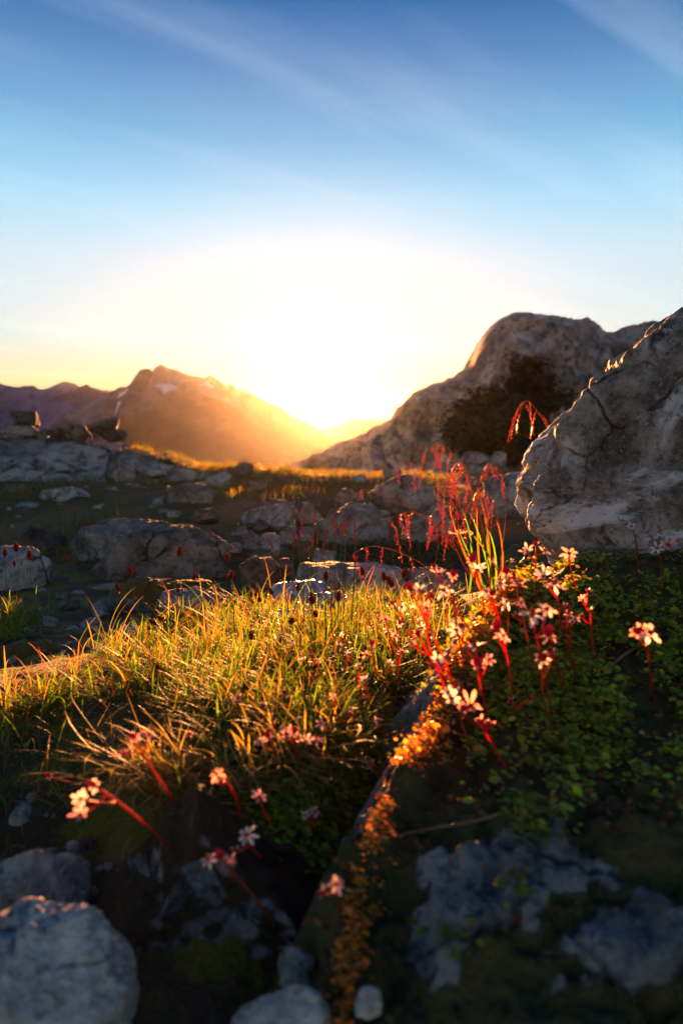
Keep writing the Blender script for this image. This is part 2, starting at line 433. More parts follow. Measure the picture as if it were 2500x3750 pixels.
# ------------------------------------------------------------------ rocky hill on the right
def hill_mat():
    g = NT('hill granite and heath')
    pos = g.new('ShaderNodeNewGeometry').outputs['Position']
    n1 = g.noise(pos, .9, 9, .62, .5); n2 = g.noise(pos, 5, 7, .62); n3 = g.noise(pos, 20, 4, .6)
    c = g.mix(g.rng(n1, .38, .62), (.24, .205, .19), (.66, .58, .545))
    c = g.mix(g.rng(n2, .32, .52, .85, 0), c, (.06, .048, .04))
    c = g.mix(g.rng(n3, .5, .72, 0, .5), c, (.62, .58, .55))
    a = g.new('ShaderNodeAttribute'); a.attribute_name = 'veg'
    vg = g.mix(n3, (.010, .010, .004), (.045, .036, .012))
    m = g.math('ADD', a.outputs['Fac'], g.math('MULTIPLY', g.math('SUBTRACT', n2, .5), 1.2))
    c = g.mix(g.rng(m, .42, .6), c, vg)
    h = g.math('ADD', n1, g.math('ADD', g.math('MULTIPLY', n2, .5), g.math('MULTIPLY', n3, .15)))
    return g.surf(g.bsdf(c, .88, g.bump(h, 1.0, .4), .25))
HILL_PTS = [(700, 1790), (900, 1745), (1050, 1712), (1150, 1682), (1300, 1607), (1400, 1556), (1440, 1536), (1475, 1490), (1510, 1455), (1560, 1425), (1620, 1405), (1690, 1372), (1715, 1345), (1735, 1290), (1765, 1225), (1800, 1183), (1840, 1162), (1900, 1153), (1960, 1162), (2010, 1178), (2060, 1176), (2110, 1184), (2150, 1207), (2190, 1226), (2300, 1208), (2420, 1192), (2500, 1182), (2800, 1150), (3400, 1260), (4000, 1500), (4400, 1750)]
def build_hill():
    D, W, zb, seed = 22.0, 11.0, -3.2, 71
    nu, nv = 620, 220
    cp = [at(p[0], p[1], D) for p in HILL_PTS]
    xs = np.array([p.x for p in cp]); zs = np.array([p.z for p in cp])
    x = np.linspace(xs[0], xs[-1], nu); zc = np.interp(x, xs, zs)
    zc = np.convolve(np.pad(zc, 4, mode='edge'), np.ones(9) / 9, 'valid') + .05 * fbm2(x, x * 0, 1.6, 4, .5, 8)
    v = np.linspace(-1, 1, nv)
    X, V = np.meshgrid(x, v, indexing='ij'); ZC = zc[:, None]
    a = np.abs(V)
    # convex shoulder, a ledge half-way, then the apron
    f = np.interp(a, [0, .08, .2, .32, .40, .55, .75, 1.0], [1, .965, .84, .66, .60, .40, .18, 0])
    Z = zb + (ZC - zb) * f
    Y = D + V * W + 1.3 * fbm2(X, V * 3, .35, 3, .5, 4) * a
    rn = fbm2(X, Y, .55, 5, .55, seed, True)
    am = np.clip(a * 5, 0, 1)
    Z = Z + am * (.42 * rn + .22 * fbm2(X, Y, 2.2, 4, .55, seed + 5))
    Y = Y - am * .5 * np.maximum(0, fbm2(X * 1.0, Z * 2.2, .8, 4, .55, seed + 8, True))
    # vegetation grows in the gully under the dome
    veg = np.zeros_like(X)
    d = np.stack([X, Y, Z - CAM_H], -1); c, s = math.cos(PITCH), math.sin(PITCH)
    fw = d[..., 1] * c - d[..., 2] * s; up = d[..., 1] * s + d[..., 2] * c
    PX = 1250 + 2500 * d[..., 0] / fw; PY = 1875 - 2500 * up / fw
    PX = PX + 110 * fbm2(X, Z, .9, 4, .55, 91); PY = PY + 70 * fbm2(X, Z, .9, 4, .55, 92)
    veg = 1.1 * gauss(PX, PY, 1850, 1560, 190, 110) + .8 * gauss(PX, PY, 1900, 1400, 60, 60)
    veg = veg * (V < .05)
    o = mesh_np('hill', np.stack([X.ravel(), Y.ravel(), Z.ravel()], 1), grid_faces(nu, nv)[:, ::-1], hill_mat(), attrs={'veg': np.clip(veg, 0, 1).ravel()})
    tag(o, kind='structure')
    return np.stack([X, Y, Z], -1), veg
HV, HVEG = build_hill()

# ------------------------------------------------------------------ haze
g = NT('haze air')
pv = g.new('ShaderNodeVolumePrincipled')
pv.inputs['Color'].default_value = (0.96, 0.93, 0.92, 1)
pv.inputs['Density'].default_value = 0.00009
pv.inputs['Anisotropy'].default_value = 0.84
g.l.new(pv.outputs[0], g.out.inputs['Volume'])
hz = np.array([(x, y, z) for x in (-330, 330) for y in (-60, 420) for z in (-27, 25)], float)
haze = mesh_np('haze', hz, np.array([(0, 1, 3, 2), (4, 6, 7, 5), (0, 4, 5, 1), (2, 3, 7, 6), (0, 2, 6, 4), (1, 5, 7, 3)]), g.m, smooth=False)
tag(haze, kind='stuff')
# ------------------------------------------------------------------ rocks
_ico = {}
def ico(sub):
    if sub not in _ico:
        bm = bmesh.new(); bmesh.ops.create_icosphere(bm, subdivisions=sub, radius=1)
        bm.verts.index_update()
        v = np.array([p.co[:] for p in bm.verts]); f = np.array([[q.index for q in p.verts] for p in bm.faces])
        bm.free(); _ico[sub] = (v / np.linalg.norm(v, axis=1)[:, None], f)
    return _ico[sub]
def rock_shape(half, seed, sub=4, p=3.6, ncut=13, rough=1.0, cuts=(), cutd=(.52, .88), fine=1.0, fit=True):
    """a broken boulder: rounded block, split along planes, weathered by noise"""
    rs = np.random.RandomState(seed)
    n, f = ico(sub)
    r = (np.abs(n) ** p).sum(1) ** (-1 / p)
    v = n * r[:, None]
    for k in range(ncut):
        nn = rs.normal(size=3); nn /= np.linalg.norm(nn)
        d = rs.uniform(*cutd) * (1.0 + .25 * (np.abs(nn).sum() - 1))
        e = v @ nn - d; v = v - np.maximum(e, 0)[:, None] * nn * .93
    for c in cuts:
        nn = np.array(c[:3], float); nn /= np.linalg.norm(nn)
        e = v @ nn - c[3]; v = v - np.maximum(e, 0)[:, None] * nn * .95
    if fit:
        lo, hi = v.min(0), v.max(0); v = (v - (lo + hi) / 2) / ((hi - lo) / 2) * .96
    half = np.asarray(half, float)
    o = rs.uniform(-50, 50, 3)
    asp = half / half.max()
    q = v * asp
    disp = .09 * fbm(q * 1.3 + o, 3, .5, seed) + .06 * fbm(q * 4.5 + o, 4, .55, seed + 5)
    disp -= .05 * np.maximum(0, fbm(q * 2.4 + o, 3, .5, seed + 9, True) - .7)
    disp += fine * .016 * fbm(q * 17 + o, 3, .6, seed + 7)
    v = v + n * (disp * rough)[:, None]
    return v * half, f
def px_rock(name, label, cat, box, D, mat, seed, depth=.8, sub=4, embed=.35, group=None, rot=0.0, **kw):
    """a rock filling the pixel box at distance D; its foot is sunk into the ground by the embed share"""
    x0, y0, x1, y1 = box
    a = at(x0, (y0 + y1) / 2, D); b = at(x1, (y0 + y1) / 2, D)
    top = at((x0 + x1) / 2, y0, D).z; bot = at((x0 + x1) / 2, y1, D).z
    w = b.x - a.x; h = top - bot; bot -= h * embed; h = top - bot
    half = (w / 2 * 1.02, w / 2 * depth, h / 2 * 1.02)
    v, f = rock_shape(half, seed, sub, **kw)
    cz = (top + bot) / 2
    o = mesh_np(name, v, f, mat)
    o.location = ((a.x + b.x) / 2, D, cz)
    o.rotation_euler = (0, rot, 0)
    return tag(o, label, cat, group)
R_GREY = rock_mat('grey granite', (.40, .395, .39), (.13, .13, .13))
R_PALE = rock_mat('pale granite', (.60, .59, .58), (.22, .22, .22), s=.8)
R_BIG = rock_mat('lichened granite', (.34, .295, .265), (.09, .07, .056), (.09, .048, .026), s=.75, streak=.8, rough=.8)
R_BROWN = rock_mat('brown stone', (.20, .15, .115), (.06, .04, .03), s=.9)
R_DARK = rock_mat('dark stone', (.11, .085, .07), (.035, .026, .02), s=1.4)
R_WARM = rock_mat('warm granite', (.34, .30, .28), (.12, .10, .09), s=1.6)
R_UMBER = rock_mat('umber granite', (.26, .205, .175), (.09, .068, .056), s=1.5)
R_MOSSY = rock_mat('granite under brown moss', (.26, .26, .29), (.09, .09, .10), s=.7, moss=.66, moss_col=(.035, .020, .008))
R_TURFY = rock_mat('granite with moss tinted sunlit', (.26, .26, .27), (.09, .09, .095), s=.9, moss=.72, moss_col=(.13, .075, .015))  # moss colour carries the orange of the low sun
R_OUT = rock_mat('outcrop granite', (.34, .32, .31), (.10, .09, .085), s=5, moss=.16, moss_col=(.035, .03, .01))
R_WET = rock_mat('water polished slab', (.55, .56, .57), (.22, .24, .26), s=1.0, rough=.32, spec=.6)

# the knoll of rock on the left skyline, with stones set on it
px_rock('rock_outcrop', 'long low dark outcrop on the left skyline carrying the piled stones', 'outcrop', (-520, 1594, 640, 1905), 6.9, R_OUT, 5, depth=.55, sub=6, embed=.3, p=4.0, ncut=7, rough=.8, cutd=(.85, 1.1), cuts=((.3, 0, 1, .92), (.2, -.75, .65, .78)))
px_rock('rock_outcrop', 'sloping grassy shoulder of rock right of the piled stones', 'outcrop', (380, 1640, 830, 1830), 6.8, R_OUT, 8, depth=.8, sub=5, embed=.4, p=2.6, ncut=5, rough=.8, cutd=(.85, 1.0), cuts=((.45, 0, .9, .62),))
CA = 6.9
for (nm, lb, box, m, sd, dd) in (
    ('stone', 'pale flat stone under the dark cap stone of the leftmost pile', (8, 1548, 148, 1606), R_WARM, 3, .9),
    ('stone', 'dark cap stone balanced on a pale stone, top of leftmost pile', (33, 1503, 146, 1552), R_DARK, 14, .9),
    ('stone', 'small brown stone just right of the leftmost pile', (140, 1570, 190, 1606), R_BROWN, 25, .9),
    ('stone', 'low dark stone between the leftmost pile and a rounded stone', (176, 1563, 250, 1610), R_DARK, 36, .9),
    ('stone', 'rounded brown stone in the middle of the skyline row', (238, 1553, 332, 1612), R_BROWN, 47, .9),
    ('stone', 'dark tilted block leaning up on the skyline row', (332, 1528, 444, 1596), R_DARK, 58, .8),
    ('stone', 'thin dark slab under the tilted block at row end', (362, 1572, 466, 1612), R_DARK, 69, .8)):
    px_rock(nm, lb, 'stone', box, CA, m, sd, dd, 4, .16, 'stones piled on the skyline outcrop', p=3.0, rot=(-.12 if 'tilted' in lb else .04 if 'cap' in lb else 0), rough=.7)
for i, (box, D, m, w) in enumerate((
    ((410, 1700, 500, 1772), 6.0, R_WARM, 'rounded pale block below the grassy shoulder'), ((492, 1708, 618, 1745), 6.2, R_GREY, 'flat grey slab lying against the grassy shoulder'),
    ((345, 1745, 400, 1790), 5.6, R_WARM, 'small pale wedge below the outcrop'), ((302, 1765, 345, 1795), 5.5, R_WARM, 'little warm grey stone under the outcrop'),
    ((350, 1785, 450, 1812), 5.3, R_GREY, 'low grey stone half sunk in turf below the outcrop'), ((60, 1838, 150, 1862), 4.6, R_GREY, 'flat stone in the shaded turf at far left'),
    ((340, 1845, 385, 1866), 4.5, R_GREY, 'small flat stone in the middle of the shaded turf'), ((610, 1868, 660, 1888), 4.2, R_GREY, 'tiny flat stone in turf right of the shaded slope'))):
    px_rock('stone', w, 'stone', box, D, m, 100 + i * 7, .8, 4, .3)
# boulders in the hollow behind the mound
px_rock('boulder', 'wide dark boulder behind the mound, its right edge sunlit', 'boulder', (330, 1912, 850, 2210), 2.75, R_UMBER, 21, .75, 6, .15, cuts=((-.75, 0, .66, .62), (.62, -.2, .75, .78)))
px_rock('boulder', 'pale slanting slab resting behind the wide dark boulder', 'boulder', (292, 1898, 575, 2080), 3.1, R_WARM, 33, .6, 5, .2, rot=-.08, cuts=((.1, -.3, 1, .7),))
px_rock('boulder', 'rounded dark boulder in shade at the left edge behind the mound', 'boulder', (85, 1920, 250, 2070), 3.3, R_DARK, 44, .8, 5, .3)
px_rock('boulder', 'grey boulder cut by the left edge of the picture', 'boulder', (-160, 2005, 160, 2180), 2.5, R_GREY, 46, .8, 5, .3)
px_rock('boulder', 'large pale block standing in the hollow left of the nodding grass', 'boulder', (1140, 1848, 1430, 2010), 3.6, R_WARM, 57, .8, 5, .3, cuts=((-.6, 0, .8, .7), (0, -.2, 1, .75)))
px_rock('boulder', 'smaller pointed rock against the left of the large pale block', 'boulder', (1072, 1836, 1185, 1925), 4.1, R_WARM, 61, .8, 5, .4)
px_rock('boulder', 'broad pale boulder with a hipped top below the rocky hill', 'boulder', (1345, 1728, 1625, 1880), 4.8, R_WARM, 66, .8, 5, .3, cuts=((.5, 0, .85, .72), (-.62, 0, .78, .66)))
px_rock('boulder', 'dim grey boulder just left of the big leaning rock', 'boulder', (1760, 1726, 1940, 1850), 3.9, R_GREY, 71, .8, 5, .4)
px_rock('boulder', 'flat hazy slab on the sunlit turf crest', 'boulder', (1110, 1752, 1260, 1790), 6.6, R_WARM, 75, .6, 4, .5)
px_rock('boulder', 'hazy rock at the foot of the rocky hill', 'boulder', (1160, 1712, 1250, 1765), 8.5, R_WARM, 77, .6, 4, .5)
px_rock('boulder', 'brown humped rock just behind the mound crest', 'boulder', (868, 2042, 1030, 2170), 2.35, R_BROWN, 79, .8, 5, .3)
px_rock('boulder', 'low smooth rock beneath the rush stems', 'boulder', (1075, 2062, 1480, 2200), 2.3, R_GREY, 83, .6, 5, .3, p=2.4, ncut=4)
for (box, D, m, sd, w) in (((560, 1778, 790, 1885), 4.7, R_UMBER, 601, 'angular brown boulder half buried on the turf slope, mid left'),
                          ((130, 1782, 330, 1875), 4.9, R_GREY, 607, 'broad grey boulder on the turf slope below the outcrop'),
                          ((880, 1838, 1075, 1935), 4.0, R_WARM, 613, 'blocky boulder behind the scree, left of the pointed rock'),
                          ((1470, 1842, 1650, 1965), 3.4, R_WARM, 619, 'pale boulder behind the nodding grass stems'),
                          ((1640, 1800, 1790, 1880), 4.2, R_UMBER, 631, 'brown block between the nodding grass and the leaning boulder')):
    px_rock('boulder', w, 'boulder', box, D, m, sd, .8, 5, .35, p=4.2)
scree = [(880, 1945, 960, 2020, 3.2), (950, 1955, 1030, 2030, 3.0), (905, 2010, 1010, 2062, 2.8), (1020, 1925, 1090, 1985, 3.4), (990, 1900, 1050, 1935, 3.8), (1060, 1975, 1150, 2040, 3.0), (1085, 1930, 1150, 1975, 3.4), (830, 1985, 885, 2025, 3.1), (1010, 2045, 1075, 2080, 2.6), (860, 1925, 905, 1955, 3.6), (1140, 2010, 1230, 2062, 2.8), (930, 1905, 985, 1940, 3.7)]
ordn = ['first', 'second', 'third', 'fourth', 'fifth', 'sixth', 'seventh', 'eighth', 'ninth', 'tenth', 'eleventh', 'twelfth', 'thirteenth', 'fourteenth', 'fifteenth', 'sixteenth', 'seventeenth', 'eighteenth', 'nineteenth', 'twentieth', 'twenty-first', 'twenty-second', 'twenty-third']
def ordinals(items):
    order = sorted(range(len(items)), key=lambda k: items[k][0]); out = [''] * len(items)
    for r, k in enumerate(order): out[k] = 'leftmost' if r == 0 else 'rightmost' if r == len(items) - 1 else ordn[r] + ' from left'
    return out
for i, (s_, w) in enumerate(zip(scree, ordinals([(q[0] + q[2],) for q in scree]))):
    px_rock('stone', 'grey stone in the tumbled scree left of the large pale block, ' + w, 'stone', s_[:4], s_[4], (R_WARM, R_GREY, R_BROWN)[i % 3], 200 + i * 11, .85, 4, .3, 'scree stones in the hollow')
midrocks = [(640, 1765, 760, 1812, 5.4), (760, 1728, 850, 1768, 6.1), (900, 1752, 985, 1790, 5.6), (960, 1830, 1060, 1882, 4.4), (560, 1815, 640, 1850, 4.8), (180, 1800, 262, 1842, 4.9), (1225, 1790, 1330, 1838, 5.0), (1400, 1712, 1470, 1745, 7.0), (700, 1860, 800, 1905, 3.9), (0, 1770, 110, 1820, 5.4), (1285, 1738, 1350, 1764, 6.6), (860, 1690, 930, 1722, 6.8)]
for i, (s_, w) in enumerate(zip(midrocks, ordinals([(q[0] + q[2],) for q in midrocks]))):
    px_rock('stone', 'half buried rock in the shaded turf slope behind the hollow, ' + w, 'stone', s_[:4], s_[4], (R_UMBER, R_GREY, R_BROWN)[i % 3], 260 + i * 11, .85, 4, .5, 'rocks in the turf slope')
hillrocks = [(1640, 1745, 1760, 1800, 6.5), (1560, 1712, 1640, 1742, 8.0), (1700, 1700, 1780, 1730, 8.5), (1790, 1652, 1850, 1690, 10.0), (1690, 1655, 1790, 1690, 11.0), (1460, 1700, 1540, 1735, 9.0), (1620, 1690, 1690, 1712, 10.0)]
for i, (s_, w) in enumerate(zip(hillrocks, ordinals([(q[0] + q[2],) for q in hillrocks]))):
    px_rock('stone', 'grey rock strewn below the scrub of the rocky hill, ' + w, 'stone', s_[:4], s_[4], (R_WARM, R_GREY)[i % 2], 300 + i * 13, .85, 4, .6, 'rocks strewn below the hill')
# pale polished slabs glinting behind the grass
for (box, D, sd, w) in (((985, 2135, 1200, 2215), 2.0, 1, 'pale polished slab glinting behind the mound, farthest back'), ((1080, 2180, 1330, 2290), 1.75, 2, 'pale polished slab glinting between rush stems, largest'), ((980, 2235, 1160, 2330), 1.55, 3, 'pale polished slab low in the grass, nearest on the left'), ((1370, 2190, 1520, 2290), 1.65, 4, 'bluish slab half hidden by grass beside the mossy rock'), ((1490, 2080, 1640, 2200), 1.9, 5, 'bluish rock behind the red stems and nodding grass')):
    px_rock('rock_slab', w, 'slab', box, D, R_WET if sd < 4 else R_GREY, 400 + sd, .7, 5, .3, p=3.5, ncut=5, cuts=((0, -.35, 1, .62),))
# stones on the near left
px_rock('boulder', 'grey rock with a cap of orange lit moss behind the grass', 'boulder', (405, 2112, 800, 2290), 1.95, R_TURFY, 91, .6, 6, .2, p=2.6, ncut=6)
px_rock('boulder', 'slim grey rock in front of the orange lit moss cap', 'boulder', (570, 2150, 790, 2250), 1.78, R_GREY, 92, .5, 5, .3)
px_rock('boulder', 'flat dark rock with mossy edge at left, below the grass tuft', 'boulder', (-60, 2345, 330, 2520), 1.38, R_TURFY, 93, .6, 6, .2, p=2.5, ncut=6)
px_rock('boulder', 'small pale angular rock poking from the mound on its left', 'boulder', (405, 2290, 545, 2420), 1.5, R_PALE, 94, .8, 5, .3)
px_rock('boulder', 'dark slate coloured rock cut by the left edge', 'boulder', (-130, 2650, 125, 2800), 1.0, R_GREY, 95, .7, 5, .2, cuts=((0, -.3, 1, .7),))
smallst = [(240, 2290, 300, 2345, 1.62), (150, 2255, 215, 2300, 1.7), (330, 2200, 400, 2260, 1.85), (215, 2180, 290, 2225, 1.95), (60, 2300, 120, 2340, 1.6), (300, 2265, 370, 2310, 1.65), (490, 2350, 550, 2400, 1.42), (235, 2720, 295, 2755, .93), (182, 2762, 220, 2778, .90), (335, 2810, 400, 2858, .86), (165, 2595, 280, 2640, 1.06), (285, 2598, 345, 2640, 1.06), (270, 2640, 325, 2668, 1.02), (205, 2610, 250, 2650, 1.03), (185, 2985, 205, 3010, .74), (290, 3060, 350, 3110, .68), (245, 3085, 290, 3115, .67), (140, 3108, 205, 3140, .66), (40, 2955, 165, 3035, .75)]
pebl = ['pale', 'grey', 'bluish grey', 'brownish']
for i, (s_, w) in enumerate(zip(smallst, ordinals([(q[1],) for q in smallst]))):
    w = {'leftmost': 'farthest of them', 'rightmost': 'nearest of them'}.get(w, w.replace('from left', 'counting from the far end'))
    px_rock('stone', 'small loose stone on the mossy ground at left, ' + w, 'stone', s_[:4], s_[4], (R_PALE, R_GREY, R_GREY, R_BROWN)[i % 4] if i != 9 else R_PALE, 500 + i * 9, .9, 4, .3, 'loose stones on the mossy ground')
px_rock('boulder', 'blue grey rock sloping down at lower left behind the pale boulder', 'boulder', (-120, 3090, 345, 3560), .60, R_GREY, 111, .6, 6, .1, cuts=((.75, -.3, .7, .62), (-.2, -.5, 1, .75)))
px_rock('boulder', 'pale rounded boulder in the bottom left corner', 'boulder', (-150, 3378, 475, 4000), .455, R_PALE, 126, .6, 6, .0, rough=.85, fine=1.4, p=3.2, cuts=((.45, -.25, .9, .78), (-.42, -.1, .9, .66)), ncut=9)
px_rock('boulder', 'dark boulder blanketed in brown moss at bottom centre', 'boulder', (250, 2935, 1290, 4050), .60, R_MOSSY, 135, .5, 6, .0, rough=.8, p=2.6, ncut=3, cuts=((-.72, -.2, .66, .56), (.6, 0, .75, .62), (0, -.8, .55, .66)))
px_rock('boulder', 'pale stone at the bottom edge beside the mossy rock', 'boulder', (835, 3628, 1215, 3980), .43, R_PALE, 147, .5, 5, .0, p=2.6, ncut=3, rough=.6, cuts=((-.5, 0, .85, .72),))
px_rock('stone', 'small bluish stone wedged between the mossy boulders', 'stone', (1020, 3470, 1160, 3600), .50, R_GREY, 151, .8, 5, .1)
px_rock('stone', 'small pale triangular stone on the dark foot of mossy rock', 'stone', (1298, 3618, 1395, 3720), .42, R_PALE, 153, .6, 4, .1)
# the big leaning rock on the right
px_rock('boulder', 'big leaning grey boulder with white streaks on the right', 'boulder', (1845, 1135, 3050, 2130), 1.35, R_BIG, 163, .42, 7, .1, p=4.2, ncut=9, rough=.8, cutd=(.82, 1.02),
        cuts=((-.753, .05, .657, .66), (-.867, 0, .499, .67), (-.10, -.1, 1, .92), (-.9, 0, -.42, .88), (-.55, -.8, .25, .66)), fine=.9, fit=False)

# the mossy rock running from the right foreground to the foot of the leaning boulder
_cy = np.array([.10, .30, .42, .55, .66, .78, .92, 1.05, 1.25, 1.6])
_cx = np.array([-.06, -.03, -.009, .012, .053, .10, .17, .262, .34, .46])
_cz = np.array([-.08, -.02, .030, .081, .091, .100, .146, .200, .20, .12])
def HR(x, y):
    """top surface of the mossy rock"""
    x = np.asarray(x, float); y = np.asarray(y, float)
    wob = .012 * fbm2(y, x * 0, 9, 3, .5, 31)
    xc = np.interp(y, _cy, _cx) + wob; zc = np.interp(y, _cy, _cz)
    d = x - xc
    right = zc + np.where(y > .55, .06, .10) * np.clip(d, 0, .6) - .10 * np.clip(d - .35, 0, 1) - .018 * np.exp(-((d - .05) / .04) ** 2)
    left = zc + d * np.interp(y, [.3, .6, .9, 1.2], [2.6, 2.1, 1.3, 1.4])
    k = .007
    z = -k * np.log(np.exp(-np.clip(right, -1, 2) / k) + np.exp(-np.clip(left, -1, 2) / k))
    z = z + .013 * fbm2(x, y, 8, 4, .55, 41) + .006 * fbm2(x, y, 30, 3, .55, 43) - .015 * np.maximum(0, fbm2(x, y, 7, 3, .5, 47, True) - .6)
    return z
def build_mossy():
    nu, nv = 330, 380
    U, Y = np.meshgrid(np.linspace(0, 1, nu), np.linspace(.12, 1.6, nv), indexing='ij')
    X = np.interp(Y, _cy, _cx) - .16 + 1.05 * U ** 1.35
    Z = HR(X, Y)
    d = np.stack([X, Y, Z - CAM_H], -1); c, s = math.cos(PITCH), math.sin(PITCH)
    fw = d[..., 1] * c - d[..., 2] * s; up = d[..., 1] * s + d[..., 2] * c
    fw = np.maximum(fw, .05)
    PX = 1250 + 2500 * d[..., 0] / fw; PY = 1875 - 2500 * up / fw
    bare = 1.0 * gauss(PX, PY, 1740, 3230, 240, 210) + 1.0 * gauss(PX, PY, 2330, 3450, 270, 250) + .8 * gauss(PX, PY, 1560, 3450, 110, 150) + .9 * gauss(PX, PY, 1990, 3100, 140, 100) + .5 * gauss(PX, PY, 2150, 3200, 150, 100)
    bare = bare + .34 * fbm2(X, Y, 16, 5, .62, 61)
    left = np.clip((np.interp(Y, _cy, _cx) - .004 - X) / .010, 0, 1)
    bare = bare + left * np.clip((Y - .5) / .15, 0, 1) * .75
    bk = np.clip((bare - .30) / .42, 0, 1); bk = bk * bk * (3 - 2 * bk)
    Z = Z + bk * (.004 + .006 * fbm2(X, Y, 22, 4, .6, 63, True)) - (1 - bk) * .006 * (1 - fbm2(X, Y, 40, 3, .6, 64))
    o = mesh_np('mossy_rock', np.stack([X.ravel(), Y.ravel(), Z.ravel()], 1), grid_faces(nu, nv), R_BARE, attrs={'bare': bk.ravel()})
    return tag(o, 'long mossy rock with a sunlit left crest in the right foreground', 'rock')
R_BARE = rock_mat('granite with moss cover', (.22, .215, .22), (.07, .07, .072), (.06, .035, .02), s=.75, moss_col=(.07, .058, .016), bare=True)
mossy = build_mossy()
# ------------------------------------------------------------------ vegetation
bpy.context.view_layer.update()
DEPS = bpy.context.evaluated_depsgraph_get()
def project(P):
    d = P - np.array([0, 0, CAM_H]); c, s = math.cos(PITCH), math.sin(PITCH)
    fw = np.maximum(d[:, 1] * c - d[:, 2] * s, .02); up = d[:, 1] * s + d[:, 2] * c
    return 1250 + 2500 * d[:, 0] / fw, 1875 - 2500 * up / fw
def hit_px(px, py):
    """first solid surface along the line of sight of a pixel"""
    d = ray(px, py).normalized()
    ok, loc, nor, idx, ob, _ = SC.ray_cast(DEPS, Vector((0, 0, CAM_H)), d)
    return loc if ok else at(px, py, 1.5)
def drop(x, y):
    ok, loc, nor, idx, ob, _ = SC.ray_cast(DEPS, Vector((x, y, 3.0)), Vector((0, 0, -1)))
    return (loc, ob.name) if ok else (None, '')
def blades(base, head, length, lean, bend, width, col, K=5, twist=None):
    """arching grass blades as tapered ribbons; all arguments are arrays over the blades"""
    N = len(base)
    t = np.linspace(0, 1, K + 1)
    ang = lean[:, None] + bend[:, None] * t[None] ** 1.2
    seg = length[:, None] / K
    dz = np.cos(ang[:, :-1]) * seg; dr = np.sin(ang[:, :-1]) * seg
    z = np.concatenate([np.zeros((N, 1)), np.cumsum(dz, 1)], 1); r = np.concatenate([np.zeros((N, 1)), np.cumsum(dr, 1)], 1)
    tw = (np.zeros(N) if twist is None else twist)
    hx = np.cos(head[:, None] + tw[:, None] * t[None]); hy = np.sin(head[:, None] + tw[:, None] * t[None])
    cx = base[:, 0:1] + r * hx; cy = base[:, 1:2] + r * hy; cz = base[:, 2:3] + z
    w = width[:, None] * .5 * np.array([.7] + [1.0] * (K - 2) + [.62, .0])[None][:, :K + 1]
    px_, py_ = -hy, hx
    L = np.stack([cx - px_ * w, cy - py_ * w, cz], -1); Rr = np.stack([cx + px_ * w, cy + py_ * w, cz + w * .5], -1)
    verts = np.concatenate([L[:, :K], Rr[:, :K], L[:, K:]], 1)          # N, 2K+1
    o = np.arange(N)[:, None] * (2 * K + 1)
    quads = np.concatenate([np.stack([o + k, o + k + 1, o + K + k + 1, o + K + k], -1) for k in range(K - 1)], 1).reshape(-1, 4)
    tris = np.stack([o + K - 1, o + 2 * K, o + 2 * K - 1], -1).reshape(-1, 3)
    cc = np.repeat(col[:, None], 2 * K + 1, 1)
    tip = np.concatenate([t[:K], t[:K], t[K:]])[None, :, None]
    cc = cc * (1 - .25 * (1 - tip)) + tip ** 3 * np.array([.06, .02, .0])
    return verts.reshape(-1, 3), [quads, tris], cc.reshape(-1, 3)
PAL = np.array([(.06, .17, .015), (.10, .22, .02), (.17, .20, .025), (.28, .20, .05), (.32, .22, .09), (.26, .09, .025)])
def pick(rs, n, probs):
    c = PAL[rs.choice(len(PAL), n, p=np.array(probs) / sum(probs))]
    return c * rs.uniform(.65, 1.3, (n, 1))
GRASS = leaf_mat('grass blade', .6, .55, tcol=(1.35, 1.3, .35), spec=.2)
def scatter(rs, n, xr, yr, wfun, on=('ground',), ypow=1.0):
    x = rs.uniform(*xr, n); y = yr[0] + (yr[1] - yr[0]) * rs.uniform(0, 1, n) ** ypow
    P = np.stack([x, y, H(x, y)], 1)
    PX, PY = project(P)
    keep = rs.uniform(0, 1, n) < wfun(PX, PY, x, y)
    out = []
    for a in P[keep]:
        loc, nm = drop(a[0], a[1])
        if loc is not None and nm in on: out.append(loc)
    return np.array(out).reshape(-1, 3)
rs = np.random.RandomState(5)
def w_mound(PX, PY, x, y):
    w = 1.1 * gauss(PX, PY, 950, 2480, 400, 230) + .9 * gauss(PX, PY, 1280, 2420, 230, 230) + .75 * gauss(PX, PY, 150, 2580, 260, 75) + .9 * gauss(PX, PY, 30, 2280, 110, 70) + .5 * gauss(PX, PY, 680, 2830, 230, 130) + .7 * gauss(PX, PY, 1150, 2720, 260, 130) + .35 * gauss(PX, PY, 420, 2350, 120, 80) + .10 * gauss(PX, PY, 230, 2850, 300, 230)
    cl = fbm2(x, y, 16, 3, .5, 77)
    yl = 2540 - .5 * PX
    w = w * np.where(PX < 800, np.clip((PY - yl) / 70, .05, 1), 1) + .8 * gauss(PX, PY, 20, 2290, 90, 60)
    w = w * (1 - .85 * gauss(PX, PY, 1130, 2225, 170, 55))
    w = w * np.clip((np.interp(y, _cy, _cx) - .045 - x) / .03, 0.04, 1)
    return w * np.clip(.5 + 1.1 * cl, .03, 1.2)
B = scatter(rs, 170000, (-.95, .42), (.55, 1.9), w_mound)
n = len(B)
PX, PY = project(B)
near = np.clip((PY - 2300) / 500, 0, 1)
col = pick(rs, n, (5, 5, 3, 2, 1.8, 1.6))
dry = rs.uniform(0, 1, n) < .35 * gauss(PX, PY, 620, 2980, 220, 120)
col[dry] = np.array([.30, .23, .12]) * rs.uniform(.6, 1.2, (dry.sum(), 1))
